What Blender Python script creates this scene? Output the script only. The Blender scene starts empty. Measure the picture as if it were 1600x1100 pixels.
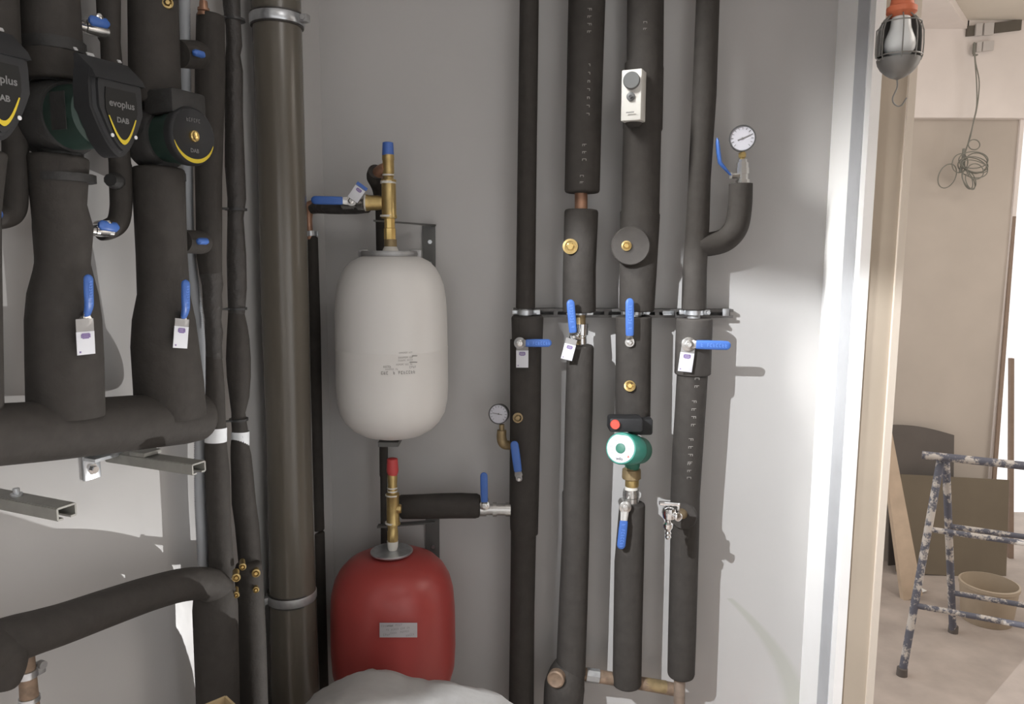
import bpy, bmesh, math, random
from mathutils import Vector, Matrix
random.seed(4)
V = Vector
# ------------------------------------------------------------------ camera
F_PX, PITCH, ROLL, EYE = 1180.0, math.radians(7.36), 0.004, 1.60
BACK_Y, PHI, CORNER_X = 2.10, math.radians(23), -0.516     # back wall, turn of the left wall, their corner
RIGHT_X = 0.86
scene = bpy.context.scene
CAM_R = V((math.cos(ROLL), -math.sin(ROLL) * -math.sin(PITCH) * -1, 0))
_up0 = V((0, math.sin(PITCH), math.cos(PITCH)))
_fw = V((0, math.cos(PITCH), -math.sin(PITCH)))
_rt0 = V((1, 0, 0))
_rt = _rt0 * math.cos(ROLL) + _up0 * math.sin(ROLL)
_up = _up0 * math.cos(ROLL) - _rt0 * math.sin(ROLL)
cd = bpy.data.cameras.new('camera'); cam = bpy.data.objects.new('camera', cd); scene.collection.objects.link(cam)
cd.sensor_width = 36; cd.lens = F_PX / 1600 * 36; cd.clip_start = 0.02
m = Matrix((( _rt.x, _up.x, -_fw.x, 0), (_rt.y, _up.y, -_fw.y, 0), (_rt.z, _up.z, -_fw.z, EYE), (0, 0, 0, 1)))
cam.matrix_world = m
scene.camera = cam
scene.view_settings.view_transform = 'Standard'; scene.view_settings.look = 'None'
scene.view_settings.gamma = 1; scene.view_settings.use_curve_mapping = False
scene.view_settings.exposure = -1.0
# ------------------------------------------------------------------ world and lights
w = bpy.data.worlds.new('sky'); scene.world = w; w.use_nodes = True
bg = w.node_tree.nodes['Background']; bg.inputs[0].default_value = (1.0, 0.98, 0.96, 1); bg.inputs[1].default_value = 2.6

def area(name, loc, aim, sx, sy, power, col=(1, 1, 1), spread=180):
    l = bpy.data.lights.new(name, 'AREA'); l.shape = 'RECTANGLE'; l.size = sx; l.size_y = sy; l.energy = power; l.color = col
    l.spread = math.radians(spread)
    o = bpy.data.objects.new(name, l); scene.collection.objects.link(o); o.location = loc
    o.rotation_euler = (V(aim) - V(loc)).to_track_quat('-Z', 'Y').to_euler()
    return o
LAMP = V((-1.02, 0.10, EYE + 0.78))                       # bulb of the hand lamp hanging by the left wall
FLOOD, FLOOD_AIM = V((0.76, 1.90, 0.115)), V((-0.80, 1.46, 1.36))   # work lamp on the floor by the doorway
area('left_fill_light', (-1.32, 0.10, 1.75), (0.9, 1.6, 1.6), 0.8, 1.0, 4.0, (0.97, 0.98, 1.0))  # added soft fill, set just inside the made-up opening of the left wall
area('ceiling_fill_light', (0.45, 0.4, 2.70), (-0.55, 1.5, 1.5), 0.5, 0.5, 8.5, (1.0, 0.965, 0.93))  # added overhead fill for the dim left side, no fixture behind it
def bulb_light(name, loc, power, col):
    l = bpy.data.lights.new(name, 'POINT'); l.energy = power; l.shadow_soft_size = 0.0025; l.color = col
    o = bpy.data.objects.new(name, l); scene.collection.objects.link(o); o.location = loc
area('doorway_fill_light', (-0.42, 1.55, 2.50), (0.90, 2.04, 1.38), 0.08, 0.8, 3.6, (1.0, 0.99, 0.97), 26)  # added narrow fill that brightens the wall beside the doorway, no fixture
bulb_light('hand_lamp_light', LAMP, 740, (0.95, 0.97, 1.0))
fl = bpy.data.lights.new('work_lamp_light', 'SPOT'); fl.energy = 185; fl.shadow_soft_size = 0.002; fl.spot_size = math.radians(66); fl.spot_blend = 0.6; fl.color = (1.0, 0.985, 0.97)
flo = bpy.data.objects.new('work_lamp_light', fl); scene.collection.objects.link(flo); flo.location = FLOOD
flo.rotation_euler = (FLOOD_AIM - FLOOD).to_track_quat('-Z', 'Y').to_euler()
area('next_room_light', (2.1, 1.7, 2.50), (2.1, 2.4, 0), 1.4, 1.0, 41, (1.0, 0.93, 0.86))
area('next_room_daylight', (3.3, 2.2, 1.5), (1.6, 2.9, 1.2), 1.0, 1.6, 27, (1.0, 0.95, 0.90))
# ------------------------------------------------------------------ pixel -> world
CAM0 = V((0, 0, EYE))
def ray(px, py):
    return _fw + _rt * ((px - 800) / F_PX) - _up * ((py - 550) / F_PX)
def W(px, py, y):
    r = ray(px, py); return CAM0 + r * (y / r.y)
def Bk(px, py, d=0.0):
    return W(px, py, BACK_Y - d)
NL = V((math.cos(PHI), -math.sin(PHI), 0)); UL = V((math.sin(PHI), math.cos(PHI), 0)); CL = V((CORNER_X, BACK_Y, 0))
def Lf(px, py, d=0.0):
    r = ray(px, py); t = ((CL - CAM0).dot(NL) + d) / r.dot(NL); return CAM0 + r * t
def Fl(px, py, z=0.0):
    r = ray(px, py); return CAM0 + r * ((z - EYE) / r.z)
def mpp(p):                                                # metres per pixel at a point
    return (p - CAM0).dot(_fw) / F_PX
NB = V((0, -1, 0)); XA = V((1, 0, 0)); YA = V((0, 1, 0)); ZA = V((0, 0, 1))
# ------------------------------------------------------------------ materials
def mat(name, col, rough=0.6, metal=0.0, noise=0.0, nscale=30, bump=0.0, bscale=60, spec=0.5, emit=None, coat=0.0, alpha=1.0):
    m = bpy.data.materials.new(name); m.use_nodes = True
    nt = m.node_tree; b = nt.nodes['Principled BSDF']
    b.inputs['Base Color'].default_value = (*col, 1); b.inputs['Roughness'].default_value = rough
    b.inputs['Metallic'].default_value = metal; b.inputs['Specular IOR Level'].default_value = spec
    b.inputs['Coat Weight'].default_value = coat; b.inputs['Alpha'].default_value = alpha
    tc = nt.nodes.new('ShaderNodeTexCoord')
    if noise > 0:
        n = nt.nodes.new('ShaderNodeTexNoise'); n.inputs['Scale'].default_value = nscale; n.inputs['Detail'].default_value = 4
        nt.links.new(tc.outputs['Object'], n.inputs['Vector'])
        r = nt.nodes.new('ShaderNodeMapRange'); r.inputs[1].default_value = 0.3; r.inputs[2].default_value = 0.7
        r.inputs[3].default_value = 1 - noise; r.inputs[4].default_value = 1 + noise
        nt.links.new(n.outputs['Fac'], r.inputs[0])
        mx = nt.nodes.new('ShaderNodeMix'); mx.data_type = 'RGBA'; mx.blend_type = 'MULTIPLY'; mx.inputs[0].default_value = 1
        mx.inputs[6].default_value = (*col, 1); nt.links.new(r.outputs[0], mx.inputs[7])
        nt.links.new(mx.outputs[2], b.inputs['Base Color'])
    if bump > 0:
        n2 = nt.nodes.new('ShaderNodeTexNoise'); n2.inputs['Scale'].default_value = bscale; n2.inputs['Detail'].default_value = 3
        nt.links.new(tc.outputs['Object'], n2.inputs['Vector'])
        bp = nt.nodes.new('ShaderNodeBump'); bp.inputs['Strength'].default_value = bump; bp.inputs['Distance'].default_value = 0.01
        nt.links.new(n2.outputs['Fac'], bp.inputs['Height']); nt.links.new(bp.outputs[0], b.inputs['Normal'])
    if emit:
        b.inputs['Emission Color'].default_value = (*emit[0], 1); b.inputs['Emission Strength'].default_value = emit[1]
    return m
def s2l(r, g, b):
    f = lambda c: (c / 255 / 12.92) if c / 255 < 0.04045 else ((c / 255 + 0.055) / 1.055) ** 2.4
    return (f(r), f(g), f(b))
M = dict(
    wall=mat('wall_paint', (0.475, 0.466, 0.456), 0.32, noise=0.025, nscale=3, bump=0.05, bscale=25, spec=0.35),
    lipb=mat('pale_board_edge', (0.66, 0.585, 0.50), 0.8),
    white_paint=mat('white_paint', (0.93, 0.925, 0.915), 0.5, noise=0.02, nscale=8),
    grey_strip=mat('galvanised_bead', (0.50, 0.51, 0.53), 0.5, 0.2, noise=0.06, nscale=12),
    beige=mat('raw_plaster_board', (0.47, 0.40, 0.32), 0.8, noise=0.05, nscale=6),
    far_wall=mat('skim_plaster', (0.52, 0.465, 0.41), 0.85, noise=0.06, nscale=3, bump=0.06, bscale=12),
    far_ceiling=mat('fresh_plaster_ceiling', (0.74, 0.69, 0.61), 0.85, noise=0.05, nscale=4),
    soffit=mat('pale_plaster_soffit', (0.84, 0.78, 0.745), 0.85, noise=0.05, nscale=4),
    concrete=mat('dusty_concrete', (0.44, 0.38, 0.34), 0.9, noise=0.14, nscale=6, bump=0.2, bscale=40),
    foam=mat('black_rubber_foam', (0.046, 0.0415, 0.0375), 0.75, noise=0.10, nscale=40, bump=0.12, bscale=90, spec=0.2),
    foam2=mat('grey_black_foam_sleeve', (0.052, 0.047, 0.043), 0.75, noise=0.10, nscale=40, bump=0.10, bscale=60, spec=0.3),
    tape=mat('black_vinyl_tape', (0.042, 0.038, 0.035), 0.48, noise=0.12, nscale=30, bump=0.5, bscale=45, spec=0.4),
    duct=mat('grey_plastic_duct', (0.115, 0.102, 0.083), 0.25, noise=0.04, nscale=6, spec=0.5),
    conduit=mat('grey_corrugated_conduit', (0.42, 0.435, 0.455), 0.5),
    zinc=mat('galvanised_steel', (0.56, 0.58, 0.60), 0.32, 0.85, noise=0.12, nscale=60),
    dull_zinc=mat('dull_zinc', (0.36, 0.36, 0.36), 0.5, 0.6, noise=0.15, nscale=50),
    rail=mat('dark_steel_rail', (0.13, 0.125, 0.12), 0.45, 0.5, noise=0.2, nscale=60),
    strut=mat('grey_steel_strut', (0.30, 0.295, 0.27), 0.5, 0.4, noise=0.12, nscale=30),
    bracket=mat('grey_painted_bracket', (0.115, 0.115, 0.11), 0.5, 0.2),
    chrome=mat('chrome', (0.78, 0.78, 0.78), 0.12, 1.0),
    nickel=mat('nickel_plate', (0.60, 0.59, 0.57), 0.26, 0.9, noise=0.05),
    brass=mat('brass', (0.47, 0.345, 0.145), 0.36, 0.75, noise=0.12, nscale=60),
    dull_brass=mat('tarnished_brass', (0.30, 0.225, 0.12), 0.5, 0.5, noise=0.18, nscale=60),
    bright_brass=mat('bright_brass', (0.72, 0.52, 0.20), 0.22, 0.85),
    copper=mat('dull_copper', (0.36, 0.20, 0.13), 0.42, 0.6, noise=0.2, nscale=40),
    rust=mat('rusty_pipe', (0.24, 0.17, 0.12), 0.65, 0.3, noise=0.3, nscale=50),
    brown_pipe=mat('brown_steel_pipe', (0.25, 0.195, 0.155), 0.55, 0.3, noise=0.22, nscale=40),
    hemp=mat('white_thread_seal', (0.62, 0.60, 0.55), 0.7),
    blue=mat('blue_vinyl', (0.05, 0.135, 0.43), 0.42, noise=0.05),
    bluecap=mat('blue_plastic_cap', (0.06, 0.14, 0.44), 0.5),
    redcap=mat('red_plastic_cap', (0.50, 0.06, 0.06), 0.5),
    bluetext=mat('raised_blue_lettering', (0.13, 0.27, 0.70), 0.4),
    white_tank=mat('white_enamel', (0.66, 0.645, 0.62), 0.38, noise=0.02, nscale=4, spec=0.4),
    red_tank=mat('red_enamel', (0.33, 0.052, 0.046), 0.36, noise=0.04, nscale=6, spec=0.4),
    card=mat('white_card', (0.66, 0.67, 0.71), 0.6),
    film=mat('clear_plastic_film', (0.42, 0.41, 0.40), 0.25, alpha=0.55),
    purple=mat('purple_print', (0.22, 0.16, 0.34), 0.6),
    ink=mat('grey_ink', (0.20, 0.195, 0.19), 0.7),
    foamtext=mat('white_foam_print', (0.25, 0.235, 0.22), 0.7),
    labeltape=mat('white_tape', (0.72, 0.74, 0.76), 0.55, noise=0.05, nscale=40),
    tie=mat('black_nylon_tie', (0.03, 0.03, 0.03), 0.4),
    pump_black=mat('black_pump_plastic', (0.024, 0.0245, 0.026), 0.5, spec=0.3, noise=0.05),
    pump_face=mat('black_gloss_badge', (0.016, 0.0155, 0.015), 0.45, spec=0.2),
    pump_green=mat('dark_green_casting', (0.016, 0.036, 0.028), 0.5, noise=0.08),
    cast=mat('dark_cast_iron', (0.032, 0.031, 0.030), 0.6, 0.2, noise=0.15, nscale=50, bump=0.2),
    yellow=mat('yellow_print', (0.62, 0.47, 0.02), 0.5),
    badge=mat('silver_print', (0.17, 0.17, 0.17), 0.5),
    led=mat('pale_print', (0.48, 0.48, 0.48), 0.4),
    teal=mat('teal_green_casting', (0.03, 0.26, 0.20), 0.42, noise=0.06),
    dteal=mat('deep_green_casting', (0.035, 0.17, 0.12), 0.5, noise=0.08),
    dial=mat('white_dial', (0.52, 0.52, 0.57), 0.4),
    bezel=mat('black_bezel', (0.07, 0.07, 0.07), 0.35),
    redknob=mat('red_knob', (0.72, 0.10, 0.07), 0.45),
    thermo=mat('grey_white_plastic', (0.62, 0.61, 0.57), 0.5),
    thermod=mat('grey_plastic_knob', (0.13, 0.135, 0.135), 0.5),
    orange=mat('orange_rubber', (0.70, 0.19, 0.09), 0.55),
    lampgrey=mat('grey_lamp_shield', (0.25, 0.245, 0.235), 0.45, 0.3),
    wire=mat('grey_cage_wire', (0.30, 0.295, 0.28), 0.4, 0.5),
    bulb=mat('milky_glass_bulb', (0.84, 0.86, 0.86), 0.25, spec=0.4),
    cable=mat('grey_green_cable', (0.22, 0.22, 0.19), 0.5),
    carton=mat('brown_cardboard', (0.46, 0.345, 0.19), 0.8, noise=0.06, nscale=20),
    hardboard=mat('brown_hardboard', (0.175, 0.145, 0.105), 0.8, noise=0.06, nscale=5),
    darkboard=mat('dark_grey_sheet', (0.13, 0.115, 0.105), 0.7, noise=0.06, nscale=8),
    pine=mat('pale_pine', (0.55, 0.43, 0.32), 0.7, noise=0.08, nscale=14),
    dusty=mat('dusty_white_sack', (0.36, 0.352, 0.342), 0.8, noise=0.06, nscale=14, bump=0.25, bscale=25),
    bucket=mat('beige_bucket_plastic', (0.42, 0.345, 0.26), 0.55, noise=0.06, nscale=12),
    slot=mat('dark_slot', (0.13, 0.115, 0.095), 0.7),
    plastic=mat('translucent_white_clip', (0.60, 0.57, 0.55), 0.5),
    door=mat('brown_batten', (0.27, 0.20, 0.155), 0.7, noise=0.08, nscale=20),
    lamp_emit=mat('lit_bulb', (1, 1, 1), 0.3, emit=((0.97, 0.98, 1.0), 20)),
)
# trestle paint: blue steel tube spattered with white paint
def spatter():
    m = bpy.data.materials.new('paint_spattered_steel'); m.use_nodes = True; nt = m.node_tree; b = nt.nodes['Principled BSDF']
    tc = nt.nodes.new('ShaderNodeTexCoord'); n = nt.nodes.new('ShaderNodeTexNoise'); n.inputs['Scale'].default_value = 16; n.inputs['Detail'].default_value = 6
    n.inputs['Roughness'].default_value = 0.75
    nt.links.new(tc.outputs['Object'], n.inputs['Vector'])
    r = nt.nodes.new('ShaderNodeValToRGB'); nt.links.new(n.outputs['Fac'], r.inputs[0])
    e = r.color_ramp.elements; e[0].position = 0.50; e[0].color = (0.12, 0.125, 0.16, 1); e[1].position = 0.56; e[1].color = (0.58, 0.54, 0.50, 1)
    nt.links.new(r.outputs[0], b.inputs['Base Color']); b.inputs['Roughness'].default_value = 0.6
    return m
M['spatter'] = spatter()
def stain_wall():
    m = M['wall'].copy(); m.name = 'wall_paint_stained'; nt = m.node_tree; b = nt.nodes['Principled BSDF']
    src = b.inputs['Base Color'].links[0].from_socket
    g = nt.nodes.new('ShaderNodeNewGeometry'); sx = nt.nodes.new('ShaderNodeSeparateXYZ'); nt.links.new(g.outputs['Position'], sx.inputs[0])
    def mth(op, a, b_=None, c=None):
        n = nt.nodes.new('ShaderNodeMath'); n.operation = op
        for k, v in enumerate((a, b_, c)):
            if v is None: continue
            if isinstance(v, (int, float)): n.inputs[k].default_value = v
            else: nt.links.new(v, n.inputs[k])
        return n.outputs[0]
    p0, p1, p2 = Bk(1140, 935), Bk(1192, 990), Bk(1245, 1100)
    # band along a drooping run mark: x of the mark grows with depth below its start
    t = mth('SUBTRACT', p0.z, sx.outputs[2])
    T = p0.z - p2.z; X1 = p1.x - p0.x; t1 = p0.z - p1.z; X2 = p2.x - p0.x
    bq = (X1 / t1 - X2 / T) / (t1 - T); aq = X1 / t1 - bq * t1
    xc = mth('ADD', mth('MULTIPLY', t, mth('ADD', mth('MULTIPLY', t, bq), aq)), p0.x)
    dist = mth('ABSOLUTE', mth('SUBTRACT', sx.outputs[0], xc))
    wid = mth('ADD', mth('MULTIPLY', t, 0.12), 0.012)
    f = mth('SUBTRACT', 1.0, mth('DIVIDE', dist, wid)); f = mth('MAXIMUM', f, 0.0); f = mth('MULTIPLY', f, mth('GREATER_THAN', t, 0.0)); f = mth('MULTIPLY', mth('MINIMUM', mth('MULTIPLY', f, 1.6), 1.0), 0.28)
    mx = nt.nodes.new('ShaderNodeMix'); mx.data_type = 'RGBA'; nt.links.new(f, mx.inputs[0]); nt.links.new(src, mx.inputs[6]); mx.inputs[7].default_value = (0.27, 0.29, 0.20, 1)
    nt.links.new(mx.outputs[2], b.inputs['Base Color']); return m
M['wall_stained'] = stain_wall()
# ------------------------------------------------------------------ mesh helpers
class MB:
    def __init__(s): s.v = []; s.f = []
    def add(s, vs, fs):
        k = len(s.v); s.v += [V(p) for p in vs]; s.f += [[i + k for i in q] for q in fs]
    def tube(s, pts, rad, seg=20, cap=True, hint=None, flat=1.0, power=2.0, closed=False):
        pts = [V(p) for p in pts]; n = len(pts)
        if not hasattr(rad, '__len__'): rad = [rad] * n
        vs = []; prev = None
        for i, p in enumerate(pts):
            if closed: t = pts[(i + 1) % n] - pts[i - 1]
            elif i == 0: t = pts[1] - p
            elif i == n - 1: t = p - pts[-2]
            else:
                a, b = (p - pts[i - 1]), (pts[i + 1] - p)
                t = (a.normalized() if a.length > 1e-9 else V()) + (b.normalized() if b.length > 1e-9 else V())
            t = t.normalized() if t.length > 1e-9 else V((0, 0, 1))
            if prev is None or hint is not None:
                h = V(hint) if hint is not None else (V((0, -1, 0)) if abs(t.y) < 0.9 else V((0, 0, 1)))
                e = (h - t * h.dot(t))
            else:
                e = prev - t * prev.dot(t)
            e = e.normalized(); prev = e; bnorm = t.cross(e).normalized()
            for k in range(seg):
                a = 2 * math.pi * k / seg + (math.pi / seg if seg <= 8 else 0); c, sn = math.cos(a), math.sin(a)
                if power != 2.0:
                    q = (abs(c) ** power + abs(sn) ** power) ** (-1 / power); c *= q; sn *= q
                vs.append(p + (e * c * flat + bnorm * sn) * rad[i])
        fs = []
        for i in range(n if closed else n - 1):
            j = (i + 1) % n
            for k in range(seg):
                l = (k + 1) % seg; fs.append([i * seg + k, i * seg + l, j * seg + l, j * seg + k])
        if cap and not closed:
            fs.append(list(range(seg))[::-1]); fs.append([(n - 1) * seg + k for k in range(seg)])
        s.add(vs, fs)
    def lathe(s, o, ax, prof, seg=28):
        ax = V(ax).normalized(); o = V(o); h = ZA if abs(ax.z) < 0.9 else V((0, -1, 0))
        e = (h - ax * h.dot(ax)).normalized(); g = ax.cross(e); vs, fs = [], []; n = len(prof); ph = math.pi / seg if seg <= 8 else 0
        for t, r in prof:
            for k in range(seg):
                a = 2 * math.pi * k / seg + ph; vs.append(o + ax * t + (e * math.cos(a) + g * math.sin(a)) * r)
        for i in range(n - 1):
            for k in range(seg):
                l = (k + 1) % seg; fs.append([i * seg + k, i * seg + l, (i + 1) * seg + l, (i + 1) * seg + k])
        fs.append(list(range(seg))[::-1]); fs.append([(n - 1) * seg + k for k in range(seg)])
        s.add(vs, fs)
    def box(s, c, hx, hy, hz, X=XA, Y=YA, Z=ZA, bev=0.0, bseg=2):
        bm = bmesh.new(); bmesh.ops.create_cube(bm, size=2)
        for v in bm.verts: v.co = V((v.co.x * hx, v.co.y * hy, v.co.z * hz))
        if bev > 0: bmesh.ops.bevel(bm, geom=bm.edges[:], offset=bev, segments=bseg, affect='EDGES', profile=0.5)
        bm.verts.index_update()
        s.add([V(c) + V(X) * v.co.x + V(Y) * v.co.y + V(Z) * v.co.z for v in bm.verts], [[v.index for v in f.verts] for f in bm.faces]); bm.free()
    def prism(s, o, ex, ey, ez, poly, depth, bev=0.0):
        bm = bmesh.new(); vs = [bm.verts.new((x, y, 0)) for x, y in poly]; f = bm.faces.new(vs)
        r = bmesh.ops.extrude_face_region(bm, geom=[f])
        for g in r['geom']:
            if isinstance(g, bmesh.types.BMVert): g.co.z += depth
        bmesh.ops.recalc_face_normals(bm, faces=bm.faces[:])
        if bev > 0: bmesh.ops.bevel(bm, geom=[e for e in bm.edges if abs(e.verts[0].co.z - depth) < 1e-6 and abs(e.verts[1].co.z - depth) < 1e-6], offset=bev, segments=3, affect='EDGES')
        bm.verts.index_update()
        s.add([V(o) + V(ex) * v.co.x + V(ey) * v.co.y + V(ez) * v.co.z for v in bm.verts], [[v.index for v in q.verts] for q in bm.faces]); bm.free()
    def sphere(s, c, r, seg=16, sx=1, sy=1, sz=1):
        bm = bmesh.new(); bmesh.ops.create_uvsphere(bm, u_segments=seg, v_segments=seg // 2, radius=r); bm.verts.index_update()
        s.add([V(c) + V((v.co.x * sx, v.co.y * sy, v.co.z * sz)) for v in bm.verts], [[v.index for v in f.verts] for f in bm.faces]); bm.free()
    def text(s, txt, o, ex, ey, size, align='CENTER', bold=0.0):
        cu = bpy.data.curves.new('t', 'FONT'); cu.body = txt; cu.size = size; cu.align_x = align; cu.align_y = 'CENTER'; cu.resolution_u = 3; cu.offset = bold
        ob = bpy.data.objects.new('t', cu); scene.collection.objects.link(ob)
        dg = bpy.context.evaluated_depsgraph_get(); me = bpy.data.meshes.new_from_object(ob.evaluated_get(dg))
        n = V(ex).cross(V(ey)).normalized()
        s.add([V(o) + V(ex) * v.co.x + V(ey) * v.co.y for v in me.vertices], [list(p.vertices) for p in me.polygons])
        bpy.data.objects.remove(ob); bpy.data.curves.remove(cu); bpy.data.meshes.remove(me)
    def glyphs(s, pattern, o, ex, ey, size):
        """worn print too blurred to read: one small stroke group per mark in the pattern, gaps for spaces"""
        rnd = random.Random(len(pattern) * 7 + 1); adv = size * 0.62; x = -adv * (len(pattern) - 1) / 2; o, ex, ey = V(o), V(ex), V(ey)
        def q(x0, x1, y0, y1): s.add([o + ex * x0 + ey * y0, o + ex * x1 + ey * y0, o + ex * x1 + ey * y1, o + ex * x0 + ey * y1], [[0, 1, 2, 3]])
        for ch in pattern:
            if ch != ' ':
                h = size * 0.36; w_ = size * 0.06
                q(x - adv * .3, x - adv * .3 + w_ * 1.6, -h, h)
                for yy in rnd.sample((-h, -h * .1, h * .75), 2): q(x - adv * .3 + w_ * 1.6, x + adv * .3, yy, yy + w_ * 1.8)
            x += adv
    def build(s, name, material, parent=None, origin=None, angle=38, smooth=True):
        root = parent
        while root is not None and root.parent is not None: root = root.parent
        off = V(root.location) if root is not None else (V(origin) if origin is not None else V((0, 0, 0)))
        me = bpy.data.meshes.new(name); me.from_pydata([p - off for p in s.v], [], s.f); me.update()
        bm = bmesh.new(); bm.from_mesh(me); bmesh.ops.recalc_face_normals(bm, faces=bm.faces[:]); bm.to_mesh(me); bm.free()
        for p in me.polygons: p.use_smooth = smooth
        if smooth: me.set_sharp_from_angle(angle=math.radians(angle))
        me.materials.append(M[material] if isinstance(material, str) else material)
        o = bpy.data.objects.new(name, me); scene.collection.objects.link(o)
        if parent is not None: o.parent = parent
        else: o.location = off
        return o
def thing(name, label, cat, loc, group=None):
    o = bpy.data.objects.new(name, None); o.empty_display_size = 0.05; scene.collection.objects.link(o)
    o.location = loc; o['label'] = label; o['category'] = cat
    if group: o['group'] = group
    return o
def tag(o, label, cat, group=None, kind=None):
    o['label'] = label; o['category'] = cat
    if group: o['group'] = group
    if kind: o['kind'] = kind
    return o
def struct(o, label=None, cat=None):
    o['kind'] = 'structure'
    if label: o['label'] = label
    if cat: o['category'] = cat
    return o
def one(name, material, fn, parent, **k):
    b = MB(); fn(b); return b.build(name, material, parent, **k)
# ------------------------------------------------------------------ the room
CEIL = 2.75
def slab(b, x0, x1, y0, y1, z0, z1): b.box(((x0 + x1) / 2, (y0 + y1) / 2, (z0 + z1) / 2), (x1 - x0) / 2, (y1 - y0) / 2, (z1 - z0) / 2)
b = MB(); slab(b, -2.2, 4.2, -1.1, 4.6, -0.1, 0.0); struct(b.build('floor', 'concrete', smooth=False), 'dusty grey concrete floor, strewn with dirt in the next room', 'floor')
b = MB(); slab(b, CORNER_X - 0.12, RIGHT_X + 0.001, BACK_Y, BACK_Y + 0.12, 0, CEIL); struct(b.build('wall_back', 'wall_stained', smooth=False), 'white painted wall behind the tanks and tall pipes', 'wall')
# left wall with a made-up opening beyond the frame, for the fill light
def Lw(s_, d, z): p = CL - UL * s_ + NL * d; return V((p.x, p.y, z))
b = MB()
def lwall(s0, s1, z0, z1):
    c = (Lw(s0, -0.06, z0) + Lw(s1, -0.06, z1)) / 2; b.box(c, 0.06, (s1 - s0) / 2, (z1 - z0) / 2, NL, UL, ZA)
lwall(0, 1.75, 0, CEIL); lwall(2.65, 3.3, 0, CEIL); lwall(1.75, 2.65, 0, 1.2); lwall(1.75, 2.65, 2.35, CEIL)
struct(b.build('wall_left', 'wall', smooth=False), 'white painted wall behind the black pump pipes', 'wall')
b = MB(); slab(b, -2.0, RIGHT_X, -1.02, -0.9, 0, CEIL); struct(b.build('wall_front', 'wall', smooth=False))
DOOR_Y0, DOOR_Y1, DOOR_Z, WT = 0.70, 1.965, 2.35, 0.10
b = MB(); slab(b, RIGHT_X, RIGHT_X + WT, DOOR_Y1, BACK_Y + 0.12, 0, CEIL); slab(b, RIGHT_X, RIGHT_X + WT, -1.02, DOOR_Y0, 0, CEIL); slab(b, RIGHT_X, RIGHT_X + WT, DOOR_Y0, DOOR_Y1, DOOR_Z, CEIL)
struct(b.build('wall_right', 'white_paint', smooth=False), 'bright white return wall beside the doorway', 'wall')  # whiter paint than the other walls stands in for stronger light here
b = MB(); slab(b, -2.0, RIGHT_X + WT, -1.02, BACK_Y + 0.12, CEIL, CEIL + 0.1); struct(b.build('ceiling', 'white_paint', smooth=False))
# door lining: grey metal bead, thin white edge, raw board reveal and its far edge
b = MB(); slab(b, RIGHT_X - 0.006, RIGHT_X + 0.02, 1.90, DOOR_Y1, 0, DOOR_Z); struct(b.build('trim_1', 'grey_strip', smooth=False), 'grey metal strip down the edge of the doorway', 'trim')
b = MB(); slab(b, RIGHT_X - 0.004, RIGHT_X + 0.02, 1.872, 1.90, 0, DOOR_Z); struct(b.build('trim_2', 'white_paint', smooth=False), 'thin white plaster edge of the doorway', 'trim')
b = MB(); slab(b, RIGHT_X + 0.002, RIGHT_X + 0.085, 1.878, DOOR_Y1, 0, DOOR_Z); struct(b.build('trim_3', 'beige', smooth=False), 'raw beige board lining the doorway', 'trim')
b = MB(); slab(b, RIGHT_X + 0.085, RIGHT_X + 0.103, 1.870, DOOR_Y1, 0, DOOR_Z); struct(b.build('trim_4', 'lipb', smooth=False), 'pale outer edge of the doorway lining', 'trim')
# next room
FAR_Y, FX1 = 3.82, 3.7
BY = FAR_Y - 0.05
FC = EYE + 1.115
opx = W(1565, 500, FAR_Y).x
lint = EYE + (W(1500, 184, BY).z - EYE)
b = MB(); slab(b, RIGHT_X + WT, opx, FAR_Y, FAR_Y + 0.12, 0, FC); slab(b, opx + 0.95, FX1, FAR_Y, FAR_Y + 0.12, 0, FC)
slab(b, opx, opx + 0.95, FAR_Y, FAR_Y + 0.12, lint, FC)
struct(b.build('wall_far', 'far_wall', smooth=False), 'beige plastered end wall of the next room', 'wall')
b = MB(); slab(b, RIGHT_X + WT, FX1, BY, FAR_Y, lint, FC); struct(b.build('trim_5', 'soffit', smooth=False), 'pale plastered bulkhead above the end wall of the next room', 'beam')
b = MB(); slab(b, FX1, FX1 + 0.1, -1.02, FAR_Y + 0.12, 0, FC); struct(b.build('wall_side', 'far_wall', smooth=False))
b = MB(); slab(b, RIGHT_X + WT, FX1, -1.12, -1.02, 0, FC); struct(b.build('wall_near', 'far_wall', smooth=False))
b = MB(); slab(b, RIGHT_X + WT, FX1 + 0.1, -1.02, FAR_Y + 0.12, FC, FC + 0.1); struct(b.build('ceiling_far', 'far_ceiling', smooth=False), 'beige plaster ceiling of the next room', 'ceiling')
zs = FC - 0.04
def Cz(px, py, z): return Fl(px, py, z)
q0, q1 = Cz(1482, 0, zs), Cz(1512, 46, zs)
dq = (q1 - q0).normalized()
kx = (q0.x - (RIGHT_X + WT)) / dq.x; qa, qb = q0 - dq * kx, q1
b = MB(); b.prism((0, 0, zs), XA, YA, ZA, [(qa.x, qa.y), (qb.x, qb.y), (qb.x, BY), (RIGHT_X + WT, BY)], 0.039); struct(b.build('trim_6', 'soffit', smooth=False), 'pale dropped soffit under the next room ceiling', 'soffit')
# pale opening jamb at the end of the far wall
b = MB(); slab(b, opx, opx + 0.02, FAR_Y - 0.012, FAR_Y + 0.13, 0, lint); struct(b.build('trim_7', 'soffit', smooth=False), 'pale jamb of the bright opening in the next room', 'trim')
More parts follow.
